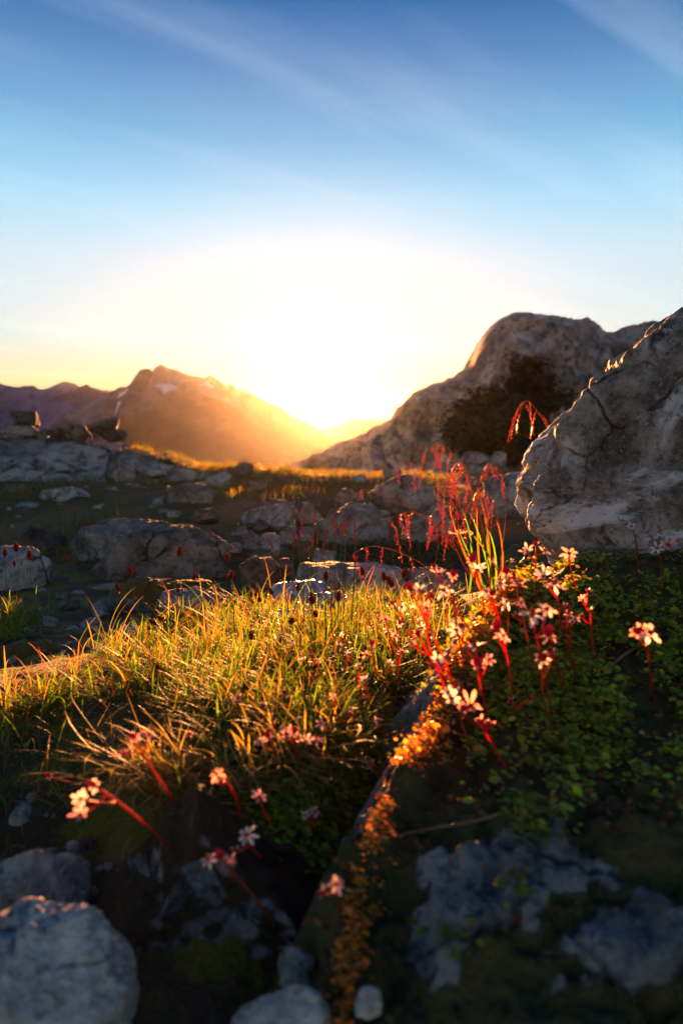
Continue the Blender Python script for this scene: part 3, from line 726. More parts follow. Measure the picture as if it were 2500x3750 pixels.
v1, f1, c1 = blades(B, rs.uniform(0, 2 * math.pi, n), rs.uniform(.025, .085, n) * (1 + .2 * near), np.where(rs.uniform(0, 1, n) < .5, rs.uniform(.8, 1.45, n), rs.uniform(.1, 1.1, n)), rs.uniform(.1, 2.3, n), rs.uniform(.0008, .0021, n), col, 6, rs.normal(0, .5, n))
# long straws arching out of the turf
BL = scatter(rs, 900, (-.8, .35), (.65, 1.75), lambda a, b, x, y: w_mound(a, b, x, y) * .9)
m_ = len(BL)
v2, f2, c2 = blades(BL, rs.uniform(0, 2 * math.pi, m_), rs.uniform(.09, .17, m_), rs.uniform(0, .5, m_), rs.uniform(.5, 1.5, m_), rs.uniform(.0009, .0018, m_), pick(rs, m_, (1, 1, 2, 3, 3, 2)), 8)
# dead straw hanging over the front of the mound
BD = scatter(rs, 16000, (-.5, .1), (.6, 1.0), lambda a, b, x, y: .8 * gauss(a, b, 700, 2900, 200, 60) + .35 * gauss(a, b, 1150, 2800, 200, 70))
k_ = len(BD)
v3, f3, c3 = blades(BD, rs.normal(-2.0, .7, k_), rs.uniform(.05, .13, k_), rs.uniform(.3, 1.0, k_), rs.uniform(.4, 1.3, k_), rs.uniform(.0012, .0024, k_), np.array([.34, .26, .14]) * rs.uniform(.5, 1.3, (k_, 1)), 7, rs.normal(0, .8, k_))
o2, o3 = len(v1), len(v1) + len(v2)
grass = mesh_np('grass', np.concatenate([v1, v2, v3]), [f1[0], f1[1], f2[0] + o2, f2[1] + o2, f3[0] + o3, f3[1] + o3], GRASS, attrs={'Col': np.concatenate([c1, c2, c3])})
tag(grass, 'matted sunlit grass over the mound in the middle', 'grass', kind='stuff')
# tuft of grass at the left edge and shaggy turf on the hump
def w_hump(PX, PY, x, y):
    return np.clip(.3 + 1.3 * fbm2(x, y, 1.6, 4, .55, 15), .08, 1) * np.clip((y - 2.2) / 1.0, 0, 1) + .6 * gauss(x, y, -1.0, 6.9, 1.3, .6)
B = scatter(rs, 70000, (-4.5, 4.0), (2.3, 9.5), w_hump, ('ground', 'rock_outcrop.001'), .8)
n = len(B)
v1, f1, c1 = blades(B, rs.uniform(0, 2 * math.pi, n), rs.uniform(.03, .09, n), rs.uniform(-.1, .9, n), rs.uniform(.2, 1.5, n), rs.uniform(.003, .006, n), pick(rs, n, (1.5, 1.5, 3, 2.5, .6, 4)) * .75, 4)
turf = mesh_np('grass', v1, f1, GRASS, attrs={'Col': c1})
tag(turf, 'shaggy backlit turf on the slope and crest behind the boulders', 'grass', kind='stuff')

def leaves(P, nrm, rad, col, squash=.8):
    """small cupped oval leaves: 7 vertices each"""
    N = len(P)
    a = np.cross(nrm, np.array([.31, .83, .46])); a /= np.linalg.norm(a, axis=1)[:, None]
    b = np.cross(nrm, a)
    th = np.arange(6) * math.pi / 3
    ring = P[:, None] + rad[:, None, None] * (np.cos(th)[None, :, None] * a[:, None] + squash * np.sin(th)[None, :, None] * b[:, None]) + (rad * .22)[:, None, None] * nrm[:, None]
    v = np.concatenate([P[:, None], ring], 1)
    o = np.arange(N)[:, None] * 7
    f = np.concatenate([np.stack([o, o + 1 + k, o + 1 + (k + 1) % 6], -1) for k in range(6)], 1).reshape(-1, 3)
    return v.reshape(-1, 3), f, np.repeat(col[:, None], 7, 1).reshape(-1, 3)
LEAF = leaf_mat('leafy ground cover', .45, .4, tcol=(1.3, 1.2, .35))
def cover(name, label, pts, rs, per, rad, spread, up, base, parent=None, cat='ground cover'):
    n = len(pts) * per
    c = np.repeat(pts, per, 0) + np.concatenate([rs.normal(0, spread, (n, 2)), rs.uniform(.2, 1, (n, 1)) * up], 1)
    nr = rs.normal(0, .55, (n, 3)) + np.array([0, -.25, 1.0]); nr /= np.linalg.norm(nr, axis=1)[:, None]
    col = np.asarray(base) * rs.uniform(.4, 1.6, (n, 1)) * np.stack([rs.uniform(.6, 1.7, n), rs.uniform(.8, 1.15, n), rs.uniform(.5, 1.5, n)], 1) + rs.uniform(0, .5, (n, 1)) * np.mean(base) * np.array([1, .3, 0])
    v, f, cc = leaves(c, nr, np.clip(rs.lognormal(-.1, .38, n), .35, 2.2) * rad, col, .62)
    o = mesh_np(name, v, f, LEAF, parent, attrs={'Col': cc})
    if parent is None: tag(o, label, cat, kind='stuff')
    else: tag(o, kind='stuff')
    return o
# leafy cover in the gap between the dark boulder and the mossy rock, up into the grass
P = scatter(rs, 20000, (-.4, .2), (.42, .95), lambda a, b, x, y: 1.2 * gauss(a, b, 1230, 2950, 190, 190) + .8 * gauss(a, b, 1200, 3300, 120, 280) + .7 * gauss(a, b, 880, 2880, 200, 90))
cover('ground_cover', 'small green leaves between the dark boulder and the mossy rock', P, rs, 5, .0030, .006, .012, (.13, .22, .02))
# green cover on the shaded right side of the mossy rock: parts of that rock
def on_rock(n, xr, yr, wf):
    x = rs.uniform(*xr, n); y = rs.uniform(*yr, n); z = HR(x, y)
    P = np.stack([x, y, z], 1); a, b = project(P)
    return P[rs.uniform(0, 1, n) < wf(a, b, x, y)]
P = on_rock(30000, (0, .75), (.4, 1.25), lambda a, b, x, y: np.clip(.5 + 1.1 * fbm2(x, y, 14, 3, .5, 5), 0, 1) * (1.2 * gauss(a, b, 2250, 2620, 330, 180) + .8 * gauss(a, b, 1950, 2450, 260, 260) + .6 * gauss(a, b, 2000, 2960, 130, 90) + .5 * gauss(a, b, 2300, 2250, 300, 120)))
cover('leaf_cover', '', P, rs, 5, .0034, .007, .013, (.15, .25, .02), mossy)
P = on_rock(60000, (-.1, .75), (.3, 1.25), lambda a, b, x, y: .55 * gauss(a, b, 1950, 3050, 60, 50) + .45 * gauss(a, b, 1680, 3490, 90, 40) + .5 * gauss(a, b, 1890, 3330, 40, 60))
cover('leaf_cover', '', P, rs, 4, .0034, .006, .018, (.10, .16, .014), mossy)
# moss along the crest: the sun's orange edge is put into its leaf colour
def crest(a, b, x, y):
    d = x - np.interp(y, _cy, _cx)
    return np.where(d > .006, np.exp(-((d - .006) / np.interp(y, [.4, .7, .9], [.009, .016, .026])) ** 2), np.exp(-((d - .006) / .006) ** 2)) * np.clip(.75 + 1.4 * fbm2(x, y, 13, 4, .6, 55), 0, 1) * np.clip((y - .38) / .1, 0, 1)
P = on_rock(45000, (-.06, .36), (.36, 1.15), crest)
cover('sunlit_moss_fringe', '', P, rs, 4, .0019, .003, .008, (.46, .20, .03), mossy)
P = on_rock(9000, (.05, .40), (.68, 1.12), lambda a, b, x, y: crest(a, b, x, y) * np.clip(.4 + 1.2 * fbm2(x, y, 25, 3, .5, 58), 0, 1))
cover('sunlit_moss_fringe', '', P, rs, 4, .0027, .006, .020, (.50, .30, .04), mossy)
# dead leaf litter over the whole slope
P = on_rock(5000, (-.05, .8), (.22, 1.25), lambda a, b, x, y: np.clip(.25 + .9 * fbm2(x, y, 12, 3, .5, 35), .05, 1))
cover('leaf_litter', '', P, rs, 3, .0030, .006, .006, (.11, .06, .025), mossy)
# short moss on the mossy ground at left
P = scatter(rs, 9000, (-.7, -.1), (.55, 1.3), lambda a, b, x, y: .9 * gauss(a, b, 260, 2780, 170, 110) + .8 * gauss(a, b, 520, 2440, 160, 50) + .4 * gauss(a, b, 150, 2330, 150, 60))
cover('moss', 'low golden green moss around the loose stones at left', P, rs, 6, .0013, .005, .004, (.20, .17, .02), cat='moss')
# low scrub on the hill and the dark green mat behind the nodding grass
idx = np.argwhere(HVEG > .45); sel = idx[rs.choice(len(idx), 5200)]
P = HV[sel[:, 0], sel[:, 1]] + rs.normal(0, .06, (5200, 3))
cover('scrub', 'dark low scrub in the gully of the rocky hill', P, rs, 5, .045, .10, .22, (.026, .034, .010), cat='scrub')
P = scatter(rs, 5000, (.05, 1.0), (2.2, 3.4), lambda a, b, x, y: gauss(a, b, 1500, 2000, 170, 70))
cover('leaf_mat', 'dark green leafy mat behind the nodding grass', P, rs, 5, .007, .02, .05, (.045, .06, .010), cat='ground cover')

# loose gravel and broken stone between the boulders
def gravel():
    n0, f0 = ico(1); V = []; F = []; k = 0
    r2 = np.random.RandomState(9)
    def wg(a, b, x, y): return np.clip(.25 + fbm2(x, y, 2.2, 3, .5, 88), .03, 1) * (1 - .9 * np.clip(w_mound(a, b, x, y), 0, 1))
    P1 = scatter(r2, 900, (-2.2, 1.8), (2.1, 5.5), wg); P2 = scatter(r2, 500, (-1.0, .2), (.6, 2.1), wg)
    for P, lo, hi in ((P1, .015, .07), (P2, .004, .016)):
        for p in P:
            s_ = r2.uniform(lo, hi) * r2.uniform(.4, 1)
            v = n0.copy()
            for q in range(5):
                nn = r2.normal(size=3); nn /= np.linalg.norm(nn); e = v @ nn - r2.uniform(.35, .8); v = v - np.maximum(e, 0)[:, None] * nn
            v = v * s_ * r2.uniform(.6, 1.2, 3) * np.array([1, 1, .7]) + p
            V.append(v); F.append(f0 + k); k += len(n0)
    o = mesh_np('gravel', np.concatenate(V), np.concatenate(F), R_WARM, smooth=False)
    tag(o, 'loose gravel and broken stone between the boulders', 'gravel', kind='stuff')
gravel()
# ------------------------------------------------------------------ flowers and stems
class MB:
    """collects tubes, petals and spikelets into one mesh"""
    def __init__(s): s.v = []; s.f = []
    def tube(s, pts, rad, sides=6):
        pts = [Vector(p) for p in pts]; base = len(s.v); n = len(pts)
        up = Vector((.31, .17, .93))
        for i, p in enumerate(pts):
            t = (pts[min(i + 1, n - 1)] - pts[max(i - 1, 0)]).normalized()
            a = t.cross(up)
            if a.length < 1e-3: a = t.cross(Vector((1, 0, 0)))
            a.normalize(); b = t.cross(a)
            r = rad[i] if isinstance(rad, (list, tuple)) else rad
            for k in range(sides):
                an = 2 * math.pi * k / sides
                s.v.append(p + (a * math.cos(an) + b * math.sin(an)) * r)
        for i in range(n - 1):
            for k in range(sides):
                s.f.append((base + i * sides + k, base + i * sides + (k + 1) % sides, base + (i + 1) * sides + (k + 1) % sides, base + (i + 1) * sides + k))
        s.f.append(tuple(base + k for k in range(sides))[::-1]); s.f.append(tuple(base + (n - 1) * sides + k for k in range(sides)))
    def spindle(s, p0, p1, r, sides=5, belly=.4):
        p0, p1 = Vector(p0), Vector(p1); ax = (p1 - p0)
        a = ax.cross(Vector((.3, .8, .2))).normalized(); b = ax.normalized().cross(a); base = len(s.v)
        s.v.append(p0)
        for q, rr in ((belly * .5, .8), (belly, 1.0), (belly + (1 - belly) * .55, .62)):
            for k in range(sides):
                an = 2 * math.pi * k / sides; s.v.append(p0 + ax * q + (a * math.cos(an) + b * math.sin(an)) * r * rr)
        s.v.append(p1); e = len(s.v) - 1
        for k in range(sides):
            k2 = (k + 1) % sides
            s.f.append((base, base + 1 + k2, base + 1 + k))
            for j in range(2): s.f.append((base + 1 + j * sides + k, base + 1 + j * sides + k2, base + 1 + (j + 1) * sides + k2, base + 1 + (j + 1) * sides + k))
            s.f.append((base + 1 + 2 * sides + k, base + 1 + 2 * sides + k2, e))
    def petal(s, c, ax, out, L, W, rise, curl):
        side = ax.cross(out).normalized(); base = len(s.v)
        for t, w in ((.0, .22), (.3, .62), (.62, 1.0), (.85, .75), (1.0, .0)):
            p = c + out * (L * t) + ax * (L * (rise * t - curl * t * t))
            if w == 0: s.v.append(p)
            else:
                s.v.append(p - side * W * w * .5 + ax * W * .12); s.v.append(p); s.v.append(p + side * W * w * .5 + ax * W * .12)
        for i in range(3):
            for j in range(2): s.f.append((base + i * 3 + j, base + i * 3 + j + 1, base + i * 3 + j + 4, base + i * 3 + j + 3))
        s.f.append((base + 9, base + 10, base + 12)); s.f.append((base + 10, base + 11, base + 12))
    def build(s, name, mat, parent, origin):
        me = bpy.data.meshes.new(name)
        o0 = Vector(origin)
        me.from_pydata([v - o0 for v in s.v], [], s.f); me.materials.append(mat)
        me.polygons.foreach_set('use_smooth', [True] * len(me.polygons)); me.update()
        o = bpy.data.objects.new(name, me); COL.objects.link(o)
        if parent is not None: o.parent = parent
        return o
def curve_pts(a, b, sag, n=8):
    """gently bowed line between two points; sag is a vector added in the middle"""
    a, b, sag = Vector(a), Vector(b), Vector(sag)
    return [a.lerp(b, t) + sag * (4 * t * (1 - t)) for t in [i / n for i in range(n + 1)]]
M_STEM = leaf_mat('red flower stem', .55, .4, (.52, .05, .035), (1.5, .9, .8))
PETALS = [leaf_mat('coral petal', .5, .5, (.80, .46, .40), (1.0, .8, .7)), leaf_mat('white petal', .5, .5, (.85, .78, .78), (1.0, .92, .88)), leaf_mat('rose petal', .5, .5, (.78, .45, .50), (1.0, .8, .8))]
STEMS = [leaf_mat('dark red stem', .5, .45, (.34, .04, .03), (1.5, .9, .8)), leaf_mat('green red stem', .5, .45, (.30, .10, .03), (1.4, 1.0, .6))]
M_PETAL = leaf_mat('white pink petal', .5, .5, (.80, .62, .62), (1.0, .85, .80))
M_CAPS = leaf_mat('crimson capsule', .4, .35, (.40, .02, .045), (1.4, .8, .9))
M_ANTH = leaf_mat('yellow stamens', .4, .5, (.65, .38, .06), (1, .9, .5))
M_GSTEM = leaf_mat('green stem', .4, .45, (.09, .11, .02), (1.3, 1.1, .4))
M_HEAD = leaf_mat('brown seed head', .45, .5, (.20, .06, .025), (1.6, .9, .6))
M_BEAD = leaf_mat('red brown grains', .45, .28, (.46, .10, .05), (1.5, .9, .6), .7)
M_STRAW = leaf_mat('straw stem', .4, .5, (.24, .13, .05), (1.3, .9, .5))
RR = random.Random(12)
def flower(parent, origin, c, ax, kind, size):
    ax = ax.normalized(); m = MB()
    n = RR.choice((6, 7, 8)) if kind != 'bud' else 4
    o1 = ax.cross(Vector((.2, .9, .1))).normalized(); o2 = ax.cross(o1)
    L = .0090 * size * {'open': 1, 'caps': .75, 'bud': .5}[kind]
    ph = RR.uniform(0, 6); rise0 = RR.choice((.05, .3, .5, .9))
    for k in range(n):
        an = ph + 2 * math.pi * k / n + RR.uniform(-.2, .2)
        m.petal(c, ax, (o1 * math.cos(an) + o2 * math.sin(an)), L * RR.uniform(.7, 1.15), L * .36, (rise0 + RR.uniform(-.25, .3)) if kind != 'bud' else 1.6, RR.uniform(0, .6))
    fo = m.build('flower', RR.choice(PETALS + [M_PETAL, PETALS[1]]), parent, origin)
    k_ = MB(); hgt = {'open': .0045, 'caps': .0125, 'bud': .0075}[kind] * size; r_ = {'open': .0017, 'caps': .0030, 'bud': .0026}[kind] * size
    for q in (-1, 1):
        k_.spindle(c - ax * .0008, c + ax * hgt + o1 * q * r_ * .8, r_)
    k_.build('capsule', M_CAPS, fo, origin)
    if kind == 'open':
        s_ = MB()
        for k in range(7):
            an = k * .9 + ph; d = o1 * math.cos(an) + o2 * math.sin(an)
            e = c + d * .0032 * size + ax * .0042 * size
            s_.tube([c + ax * .001, e], .00016, 4); s_.spindle(e - ax * .0006, e + ax * .0009, .0005, 4)
        s_.build('stamens', M_ANTH, fo, origin)
SAX_G = 'pink and white starry flowers on red stems'
def saxifrage(label, base, tips, size=1.0, dy=0.0, sagx=0.0, rad=.00115):
    """base and tips are pixels; tips carry their flower kind. The base stands on whatever surface is seen there"""
    b = hit_px(*base)
    root = empty('saxifrage', b); tag(root, label, 'flower', SAX_G)
    D0 = b.y + dy
    P0 = at(tips[0][0], tips[0][1], D0)
    wob = Vector((sagx + RR.uniform(-.004, .004), RR.uniform(-.006, .006), RR.uniform(-.003, .006)))
    pts = curve_pts(b - Vector((0, 0, .004)), P0, wob)
    m = MB(); n = len(pts); m.tube(pts, [rad * (1.15 - .35 * i / n) for i in range(n)], 7)
    ms = RR.choice([M_STEM, M_STEM] + STEMS); m.build('stem', ms, root, b)
    ax = (pts[-1] - pts[-3]).normalized()
    for i, (tx, ty, kd) in enumerate(tips):
        if i == 0: p, a = P0, ax
        else:
            p = at(tx, ty, D0 + RR.uniform(-.012, .012))
            j = pts[-3] if i % 2 else pts[-2]
            q = curve_pts(j, p, Vector((0, 0, -.002)), 4); mb = MB(); mb.tube(q, rad * .7, 6); mb.build('branch', ms, root, b)
            a = (q[-1] - q[-2]).normalized()
        if kd == 'none': continue
        a = (a * .6 + Vector((RR.uniform(-.5, .5), RR.uniform(-.75, .15), .75))).normalized()
        flower(root, b, p, a, kd, size * RR.uniform(.75, 1.2))
    return root
O, Cp, Bd = 'open', 'caps', 'bud'
SAX = [
 ('lone long red stem lying out left over the hollow, closed bud at its tip', (520, 2940), [(185, 2845, Cp)], .9, -.02, 0),
 ('two white flowers and a red head drooping left over the hollow', (640, 3110), [(350, 2880, Cp), (300, 2925, O), (298, 2985, O)], 1.0, -.06, .0),
 ('red headed cluster leaning left above the straw coloured grass', (660, 2950), [(495, 2705, Cp), (545, 2690, O), (455, 2765, O)], .95, -.06, 0),
 ('single white flower on a short stem left of the mound front', (745, 2760), [(695, 2690, O)], .8, -.04, 0),
 ('bright coral flower above the dark boulder, stem lit orange', (880, 3000), [(795, 2835, O), (815, 2870, Bd)], 1.0, -.06, 0),
 ('dark crimson head with petals below it in the mound front', (1020, 2850), [(985, 2700, Cp), (950, 2718, O), (1000, 2660, Bd)], 1.0, -.05, 0),
 ('wide cluster of pink flowers beside the dark crimson head', (1115, 2830), [(1075, 2680, Cp), (1050, 2690, O), (1120, 2715, O), (1155, 2710, O)], 1.0, -.05, 0),
 ('white flower hanging over the top of the dark boulder', (1000, 3020), [(950, 2920, O)], .9, -.05, 0),
 ('pale daisy like flower by the leafy gap', (1190, 3060), [(1120, 2990, O), (1150, 2975, O)], .8, -.04, 0),
 ('white flower with a round bud in front of the dark boulder top', (960, 3130), [(905, 3060, O), (872, 3118, Bd)], 1.05, -.05, 0),
 ('crimson flower in front of the dark boulder on a long bowed stem', (1020, 3400), [(810, 3150, Cp), (765, 3150, O), (840, 3170, O)], 1.05, -.05, 0),
 ('white flower low in the gap beside the mossy rock', (1260, 3330), [(1232, 3240, O), (1190, 3275, Bd)], .95, -.03, 0),
 ('small white flower in the leafy gap left of the mossy rock', (1370, 2870), [(1355, 2800, O)], .8, -.03, 0),
 ('white flower close to the crest of the mossy rock', (1400, 2720), [(1380, 2640, O)], .9, -.04, 0),
 ('pinkish flower just above the white one near the crest', (1395, 2620), [(1335, 2495, O), (1345, 2560, Cp)], .9, -.05, 0),
 ('crimson pointed bud rising from the bright grass', (1395, 2510), [(1360, 2365, Cp), (1340, 2400, O)], .95, -.06, 0),
 ('white cluster in the bright grass right of the crimson bud', (1475, 2460), [(1420, 2310, O), (1412, 2270, O), (1445, 2330, O)], .9, -.06, 0),
 ('magenta head standing in the bright grass', (1480, 2430), [(1462, 2285, Cp)], .9, -.06, 0),
 ('small white flower at the left of the sunlit grass', (1190, 2500), [(1140, 2395, Cp), (1110, 2420, O)], .9, -.06, 0),
 ('white flowers deep in the bright grass centre', (1300, 2420), [(1240, 2355, O), (1250, 2330, O)], .8, -.05, 0),
 ('pale flowers beside the bluish slab', (1550, 2400), [(1530, 2260, O), (1545, 2300, O)], .85, -.06, 0),
 ('white flower over the crest before the bluish rock', (1640, 2330), [(1630, 2210, O)], .85, -.06, 0),
 ('tall red stem with a white flower, leftmost over the nodding grass', (1775, 2175), [(1650, 1958, O), (1640, 1985, Bd)], .9, -.10, -.01),
 ('tall red stem topped by a crimson flower among the nodding grass', (1730, 2190), [(1702, 1945, Cp), (1680, 1950, O), (1722, 1952, O)], .9, -.10, 0),
 ('pale flower leaning from the crest beneath the leaning boulder', (1845, 2150), [(1800, 2050, O)], .9, -.06, 0),
 ('large glowing red capsule left of the crest', (1690, 2560), [(1505, 2165, Cp), (1535, 2165, O)], 1.15, -.10, 0),
 ('tall glowing red capsule right above the crest', (1700, 2420), [(1655, 2110, Cp), (1625, 2165, O)], 1.15, -.10, 0),
 ('flower cluster at the very top of the crest', (1850, 2460), [(1800, 2180, Cp), (1780, 2170, O), (1850, 2205, O)], 1.0, -.08, 0),
 ('coral flower with a red centre before the leaning boulder', (1970, 2240), [(1962, 2000, Cp), (1930, 2022, O), (1990, 2022, O)], 1.0, -.10, 0),
 ('full white daisy like bloom against the leaning boulder', (2120, 2180), [(2080, 2030, O)], 1.15, -.08, 0),
 ('big open white bloom right of the crest', (2060, 2340), [(2030, 2140, O), (1990, 2115, O)], 1.35, -.10, 0),
 ('pair of white blooms low over the green slope', (2020, 2610), [(1945, 2255, O), (2000, 2235, O)], 1.1, -.10, 0),
 ('dark crimson head right of the white pair', (2065, 2560), [(2008, 2330, Cp)], 1.15, -.10, 0),
 ('small red flower out on the right of the green slope', (2170, 2310), [(2130, 2200, O), (2150, 2170, Bd)], .95, -.06, 0),
 ('blurred coral bloom nearest the right edge', (2385, 2560), [(2352, 2310, O), (2330, 2320, Cp), (2375, 2320, O)], 1.1, -.14, 0),
 ('pale violet bloom before the leaning boulder at right', (2420, 2170), [(2405, 2010, O), (2440, 2000, O)], 1.1, -.12, 0),
 ('faint bloom highest on the leaning boulder at right', (2330, 2100), [(2312, 1930, O)], 1.0, -.10, 0),
 ('white bloom hugging the blue face of the crest', (1760, 2690), [(1652, 2560, O), (1640, 2540, O)], 1.0, -.08, 0),
 ('low crimson stem right of the blue face', (1860, 2815), [(1755, 2650, Bd), (1785, 2660, Bd)], 1.0, -.06, 0),
 ('pink cluster at the middle of the crest', (1800, 2640), [(1745, 2440, Cp), (1785, 2420, O), (1740, 2370, O)], 1.05, -.09, 0),
 ('short white bloom beside the pink cluster at the crest', (1790, 2520), [(1670, 2310, O), (1690, 2300, Bd)], .95, -.08, 0),
 ('small pink buds low on the green slope', (1930, 2620), [(1870, 2570, Bd), (1945, 2560, Bd)], .9, -.03, 0),
 ('thin red stems bending low right of the crest top', (2110, 2480), [(2065, 2290, Bd), (2075, 2230, Bd)], .9, -.08, 0),
]
extra = [((1560, 2420), [(1440, 2215, Cp), (1470, 2225, O)]), ((1640, 2480), [(1560, 2230, O), (1575, 2190, Bd)]), ((1720, 2300), [(1590, 2080, Cp), (1610, 2105, O)]), ((1770, 2260), [(1745, 2090, O), (1725, 2060, Cp)]), ((1900, 2330), [(1880, 2120, Cp), (1900, 2150, O)]), ((1880, 2560), [(1840, 2330, O), (1815, 2310, Cp)]), ((1960, 2480), [(1905, 2210, O), (1890, 2260, Bd)]), ((1700, 2640), [(1600, 2420, O), (1585, 2450, Bd)]), ((1640, 2540), [(1530, 2330, Cp), (1510, 2360, O)]), ((2090, 2420), [(2080, 2250, Cp), (2105, 2270, O)]), ((2180, 2420), [(2160, 2240, Bd), (2130, 2260, Bd)]), ((1760, 2760), [(1690, 2600, Cp), (1720, 2590, O)]), ((1840, 2420), [(1830, 2140, O), (1850, 2100, Cp)]), ((2040, 2700), [(1985, 2420, Cp), (2020, 2410, Bd)])]
for (bs, tp), w in zip(extra, ordinals([(q[1][0][0],) for q in extra])):
    SAX.append(('inner flower of the red tangle over the mossy crest, ' + w, bs, tp, RR.uniform(.9, 1.1), -.08, RR.uniform(-.01, .01)))
more = [((1080, 2470), [(1070, 2350, O)]), ((1150, 2520), [(1165, 2420, O)]), ((1260, 2480), [(1275, 2395, O), (1290, 2410, Bd)]), ((1330, 2580), [(1310, 2440, O)]), ((1420, 2560), [(1425, 2430, O), (1440, 2445, O)]), ((1460, 2520), [(1470, 2390, O)]), ((1240, 2640), [(1220, 2560, O)]), ((1300, 2700), [(1285, 2600, O), (1270, 2620, Bd)]), ((1050, 2620), [(1040, 2540, Cp)]), ((1380, 2360), [(1385, 2260, O)]), ((1520, 2340), [(1510, 2230, O)]), ((1180, 2740), [(1175, 2650, O)]), ((880, 2640), [(870, 2560, O)])]
for (bs, tp), w in zip(more, ordinals([(q[1][0][0],) for q in more])):
    SAX.append(('little pale bloom scattered through the mound grass, ' + w, bs, tp, RR.uniform(.6, .85), -.04, 0))
for (lb, bs, tp, sz, dy, sg) in SAX: saxifrage(lb, bs, tp, sz * (1.18 if tp[0][0] > 1450 else 1.0), dy, sg)

def sedge(label, base, tip, size=1.0, dy=-.03):
    b = hit_px(*base); root = empty('sedge', b); tag(root, label, 'sedge', 'brown headed sedges on the mound')
    p = at(tip[0], tip[1], b.y + dy)
    pts = curve_pts(b - Vector((0, 0, .003)), p, (RR.uniform(-.006, .006), RR.uniform(-.008, .008), .003))
    m = MB(); m.tube(pts, [.0009 - .0004 * i / 8 for i in range(9)], 5); m.build('stem', M_GSTEM, root, b)
    ax = (pts[-1] - pts[-2]).normalized(); m = MB()
    a1 = ax.cross(Vector((.3, .2, .9)) if abs(ax.z) < .9 else Vector((1, .2, 0))).normalized(); a2 = ax.cross(a1)
    size *= 1.25; Lh = .016 * size
    for k in range(44):
        t = k / 43; an = k * 2.4; d = a1 * math.cos(an) + a2 * math.sin(an)
        c = p + ax * Lh * t; rr = math.sin(math.pi * (.18 + .75 * t)) 
        m.spindle(c, c + d * .0062 * size * rr + ax * .0042 * size, .0013 * size, 4)
    m.build('seed_head', M_HEAD, root, b)
SED = [(620, 2330, 655, 2040), (505, 2290, 480, 2105), (640, 2370, 600, 2275), (660, 2400, 575, 2290), (470, 2260, 435, 2165), (650, 2380, 525, 2370), (920, 2480, 920, 2345), (860, 2350, 848, 2128), (720, 2320, 710, 2125), (835, 2250, 832, 2060), (670, 2260, 655, 2170), (735, 2400, 700, 2370), (1000, 2400, 1020, 2350), (1060, 2420, 1065, 2285), (940, 2300, 948, 2205), (1150, 2440, 1145, 2215), (1240, 2400, 1238, 2205), (1195, 2360, 1192, 2130), (1165, 2380, 1160, 2260), (1095, 2370, 1090, 2165), (1300, 2350, 1302, 2062), (1350, 2330, 1330, 2110), (1400, 2350, 1405, 2130), (1450, 2330, 1475, 2120), (1570, 2280, 1605, 1995), (1490, 2300, 1440, 2150), (1010, 2260, 1000, 2180), (900, 2600, 905, 2525), (580, 2520, 580, 2465), (560, 2480, 545, 2450), (1210, 2540, 1212, 2560), (650, 2650, 655, 2620), (30, 2280, 20, 2040), (75, 2290, 62, 2022), (105, 2300, 110, 2050), (250, 2240, 240, 2060), (60, 2250, 55, 2075)]
SED = [s for s in SED if s[3] < s[1] - 30]
for (lo, hi, where) in ((-10, 300, 'in the tuft at the left edge'), (300, 690, 'on the left side of the mound'), (690, 1080, 'on the middle of the mound'), (1080, 1280, 'before the pale polished slabs'), (1280, 1700, 'between the slabs and the mossy crest')):
    grp = [s_ for s_ in SED if lo <= s_[2] < hi]
    for s_, w in zip(grp, ordinals([(q[2],) for q in grp])):
        sedge('fuzzy brown sedge head ' + where + ', ' + w + ' there', s_[:2], s_[2:], RR.uniform(.75, 1.15))

# thin upright rushes in front of the large pale block
RUSH = [(1085, 2290, 1075, 1985), (1105, 2300, 1093, 2000), (1112, 2310, 1110, 1965), (1145, 2320, 1143, 2005), (1150, 2310, 1150, 1920), (1160, 2320, 1162, 1995), (1200, 2320, 1222, 1940), (1205, 2300, 1197, 1978), (1225, 2320, 1230, 1970), (1235, 2320, 1250, 1965), (1250, 2330, 1262, 1958), (1245, 2300, 1268, 1935), (1275, 2310, 1297, 1950), (1280, 2330, 1300, 1990), (1190, 2310, 1187, 2040), (1060, 2260, 1003, 2020), (1150, 2290, 1130, 2045)]
for i, (s_, w) in enumerate(zip(RUSH, ordinals([(q[2],) for q in RUSH]))):
    b = hit_px(s_[0], s_[1]); root = empty('rush', b)
    tag(root, 'slender upright rush with a brown spike before the large pale block, ' + w, 'rush', 'rushes before the large pale block')
    b_ = b
    p = at(s_[2], s_[3], b.y + RR.uniform(-.03, .02))
    pts = curve_pts(b, p, (RR.uniform(-.006, .006), 0, 0))
    m = MB(); m.tube(pts, [.0011 - .0005 * k / 8 for k in range(9)], 5); m.build('stem', M_GSTEM, root, b)
    m = MB(); ax = (pts[-1] - pts[-2]).normalized()
    for k in range(9):
        c = p + ax * (.003 * k) + Vector((RR.uniform(-1, 1), RR.uniform(-1, 1), 0)) * .0012
        m.spindle(c, c + ax * .009 + Vector((RR.uniform(-1, 1), RR.uniform(-1, 1), 0)) * .0022, .0014, 4)
    m.build('seed_head', M_HEAD, root, b)

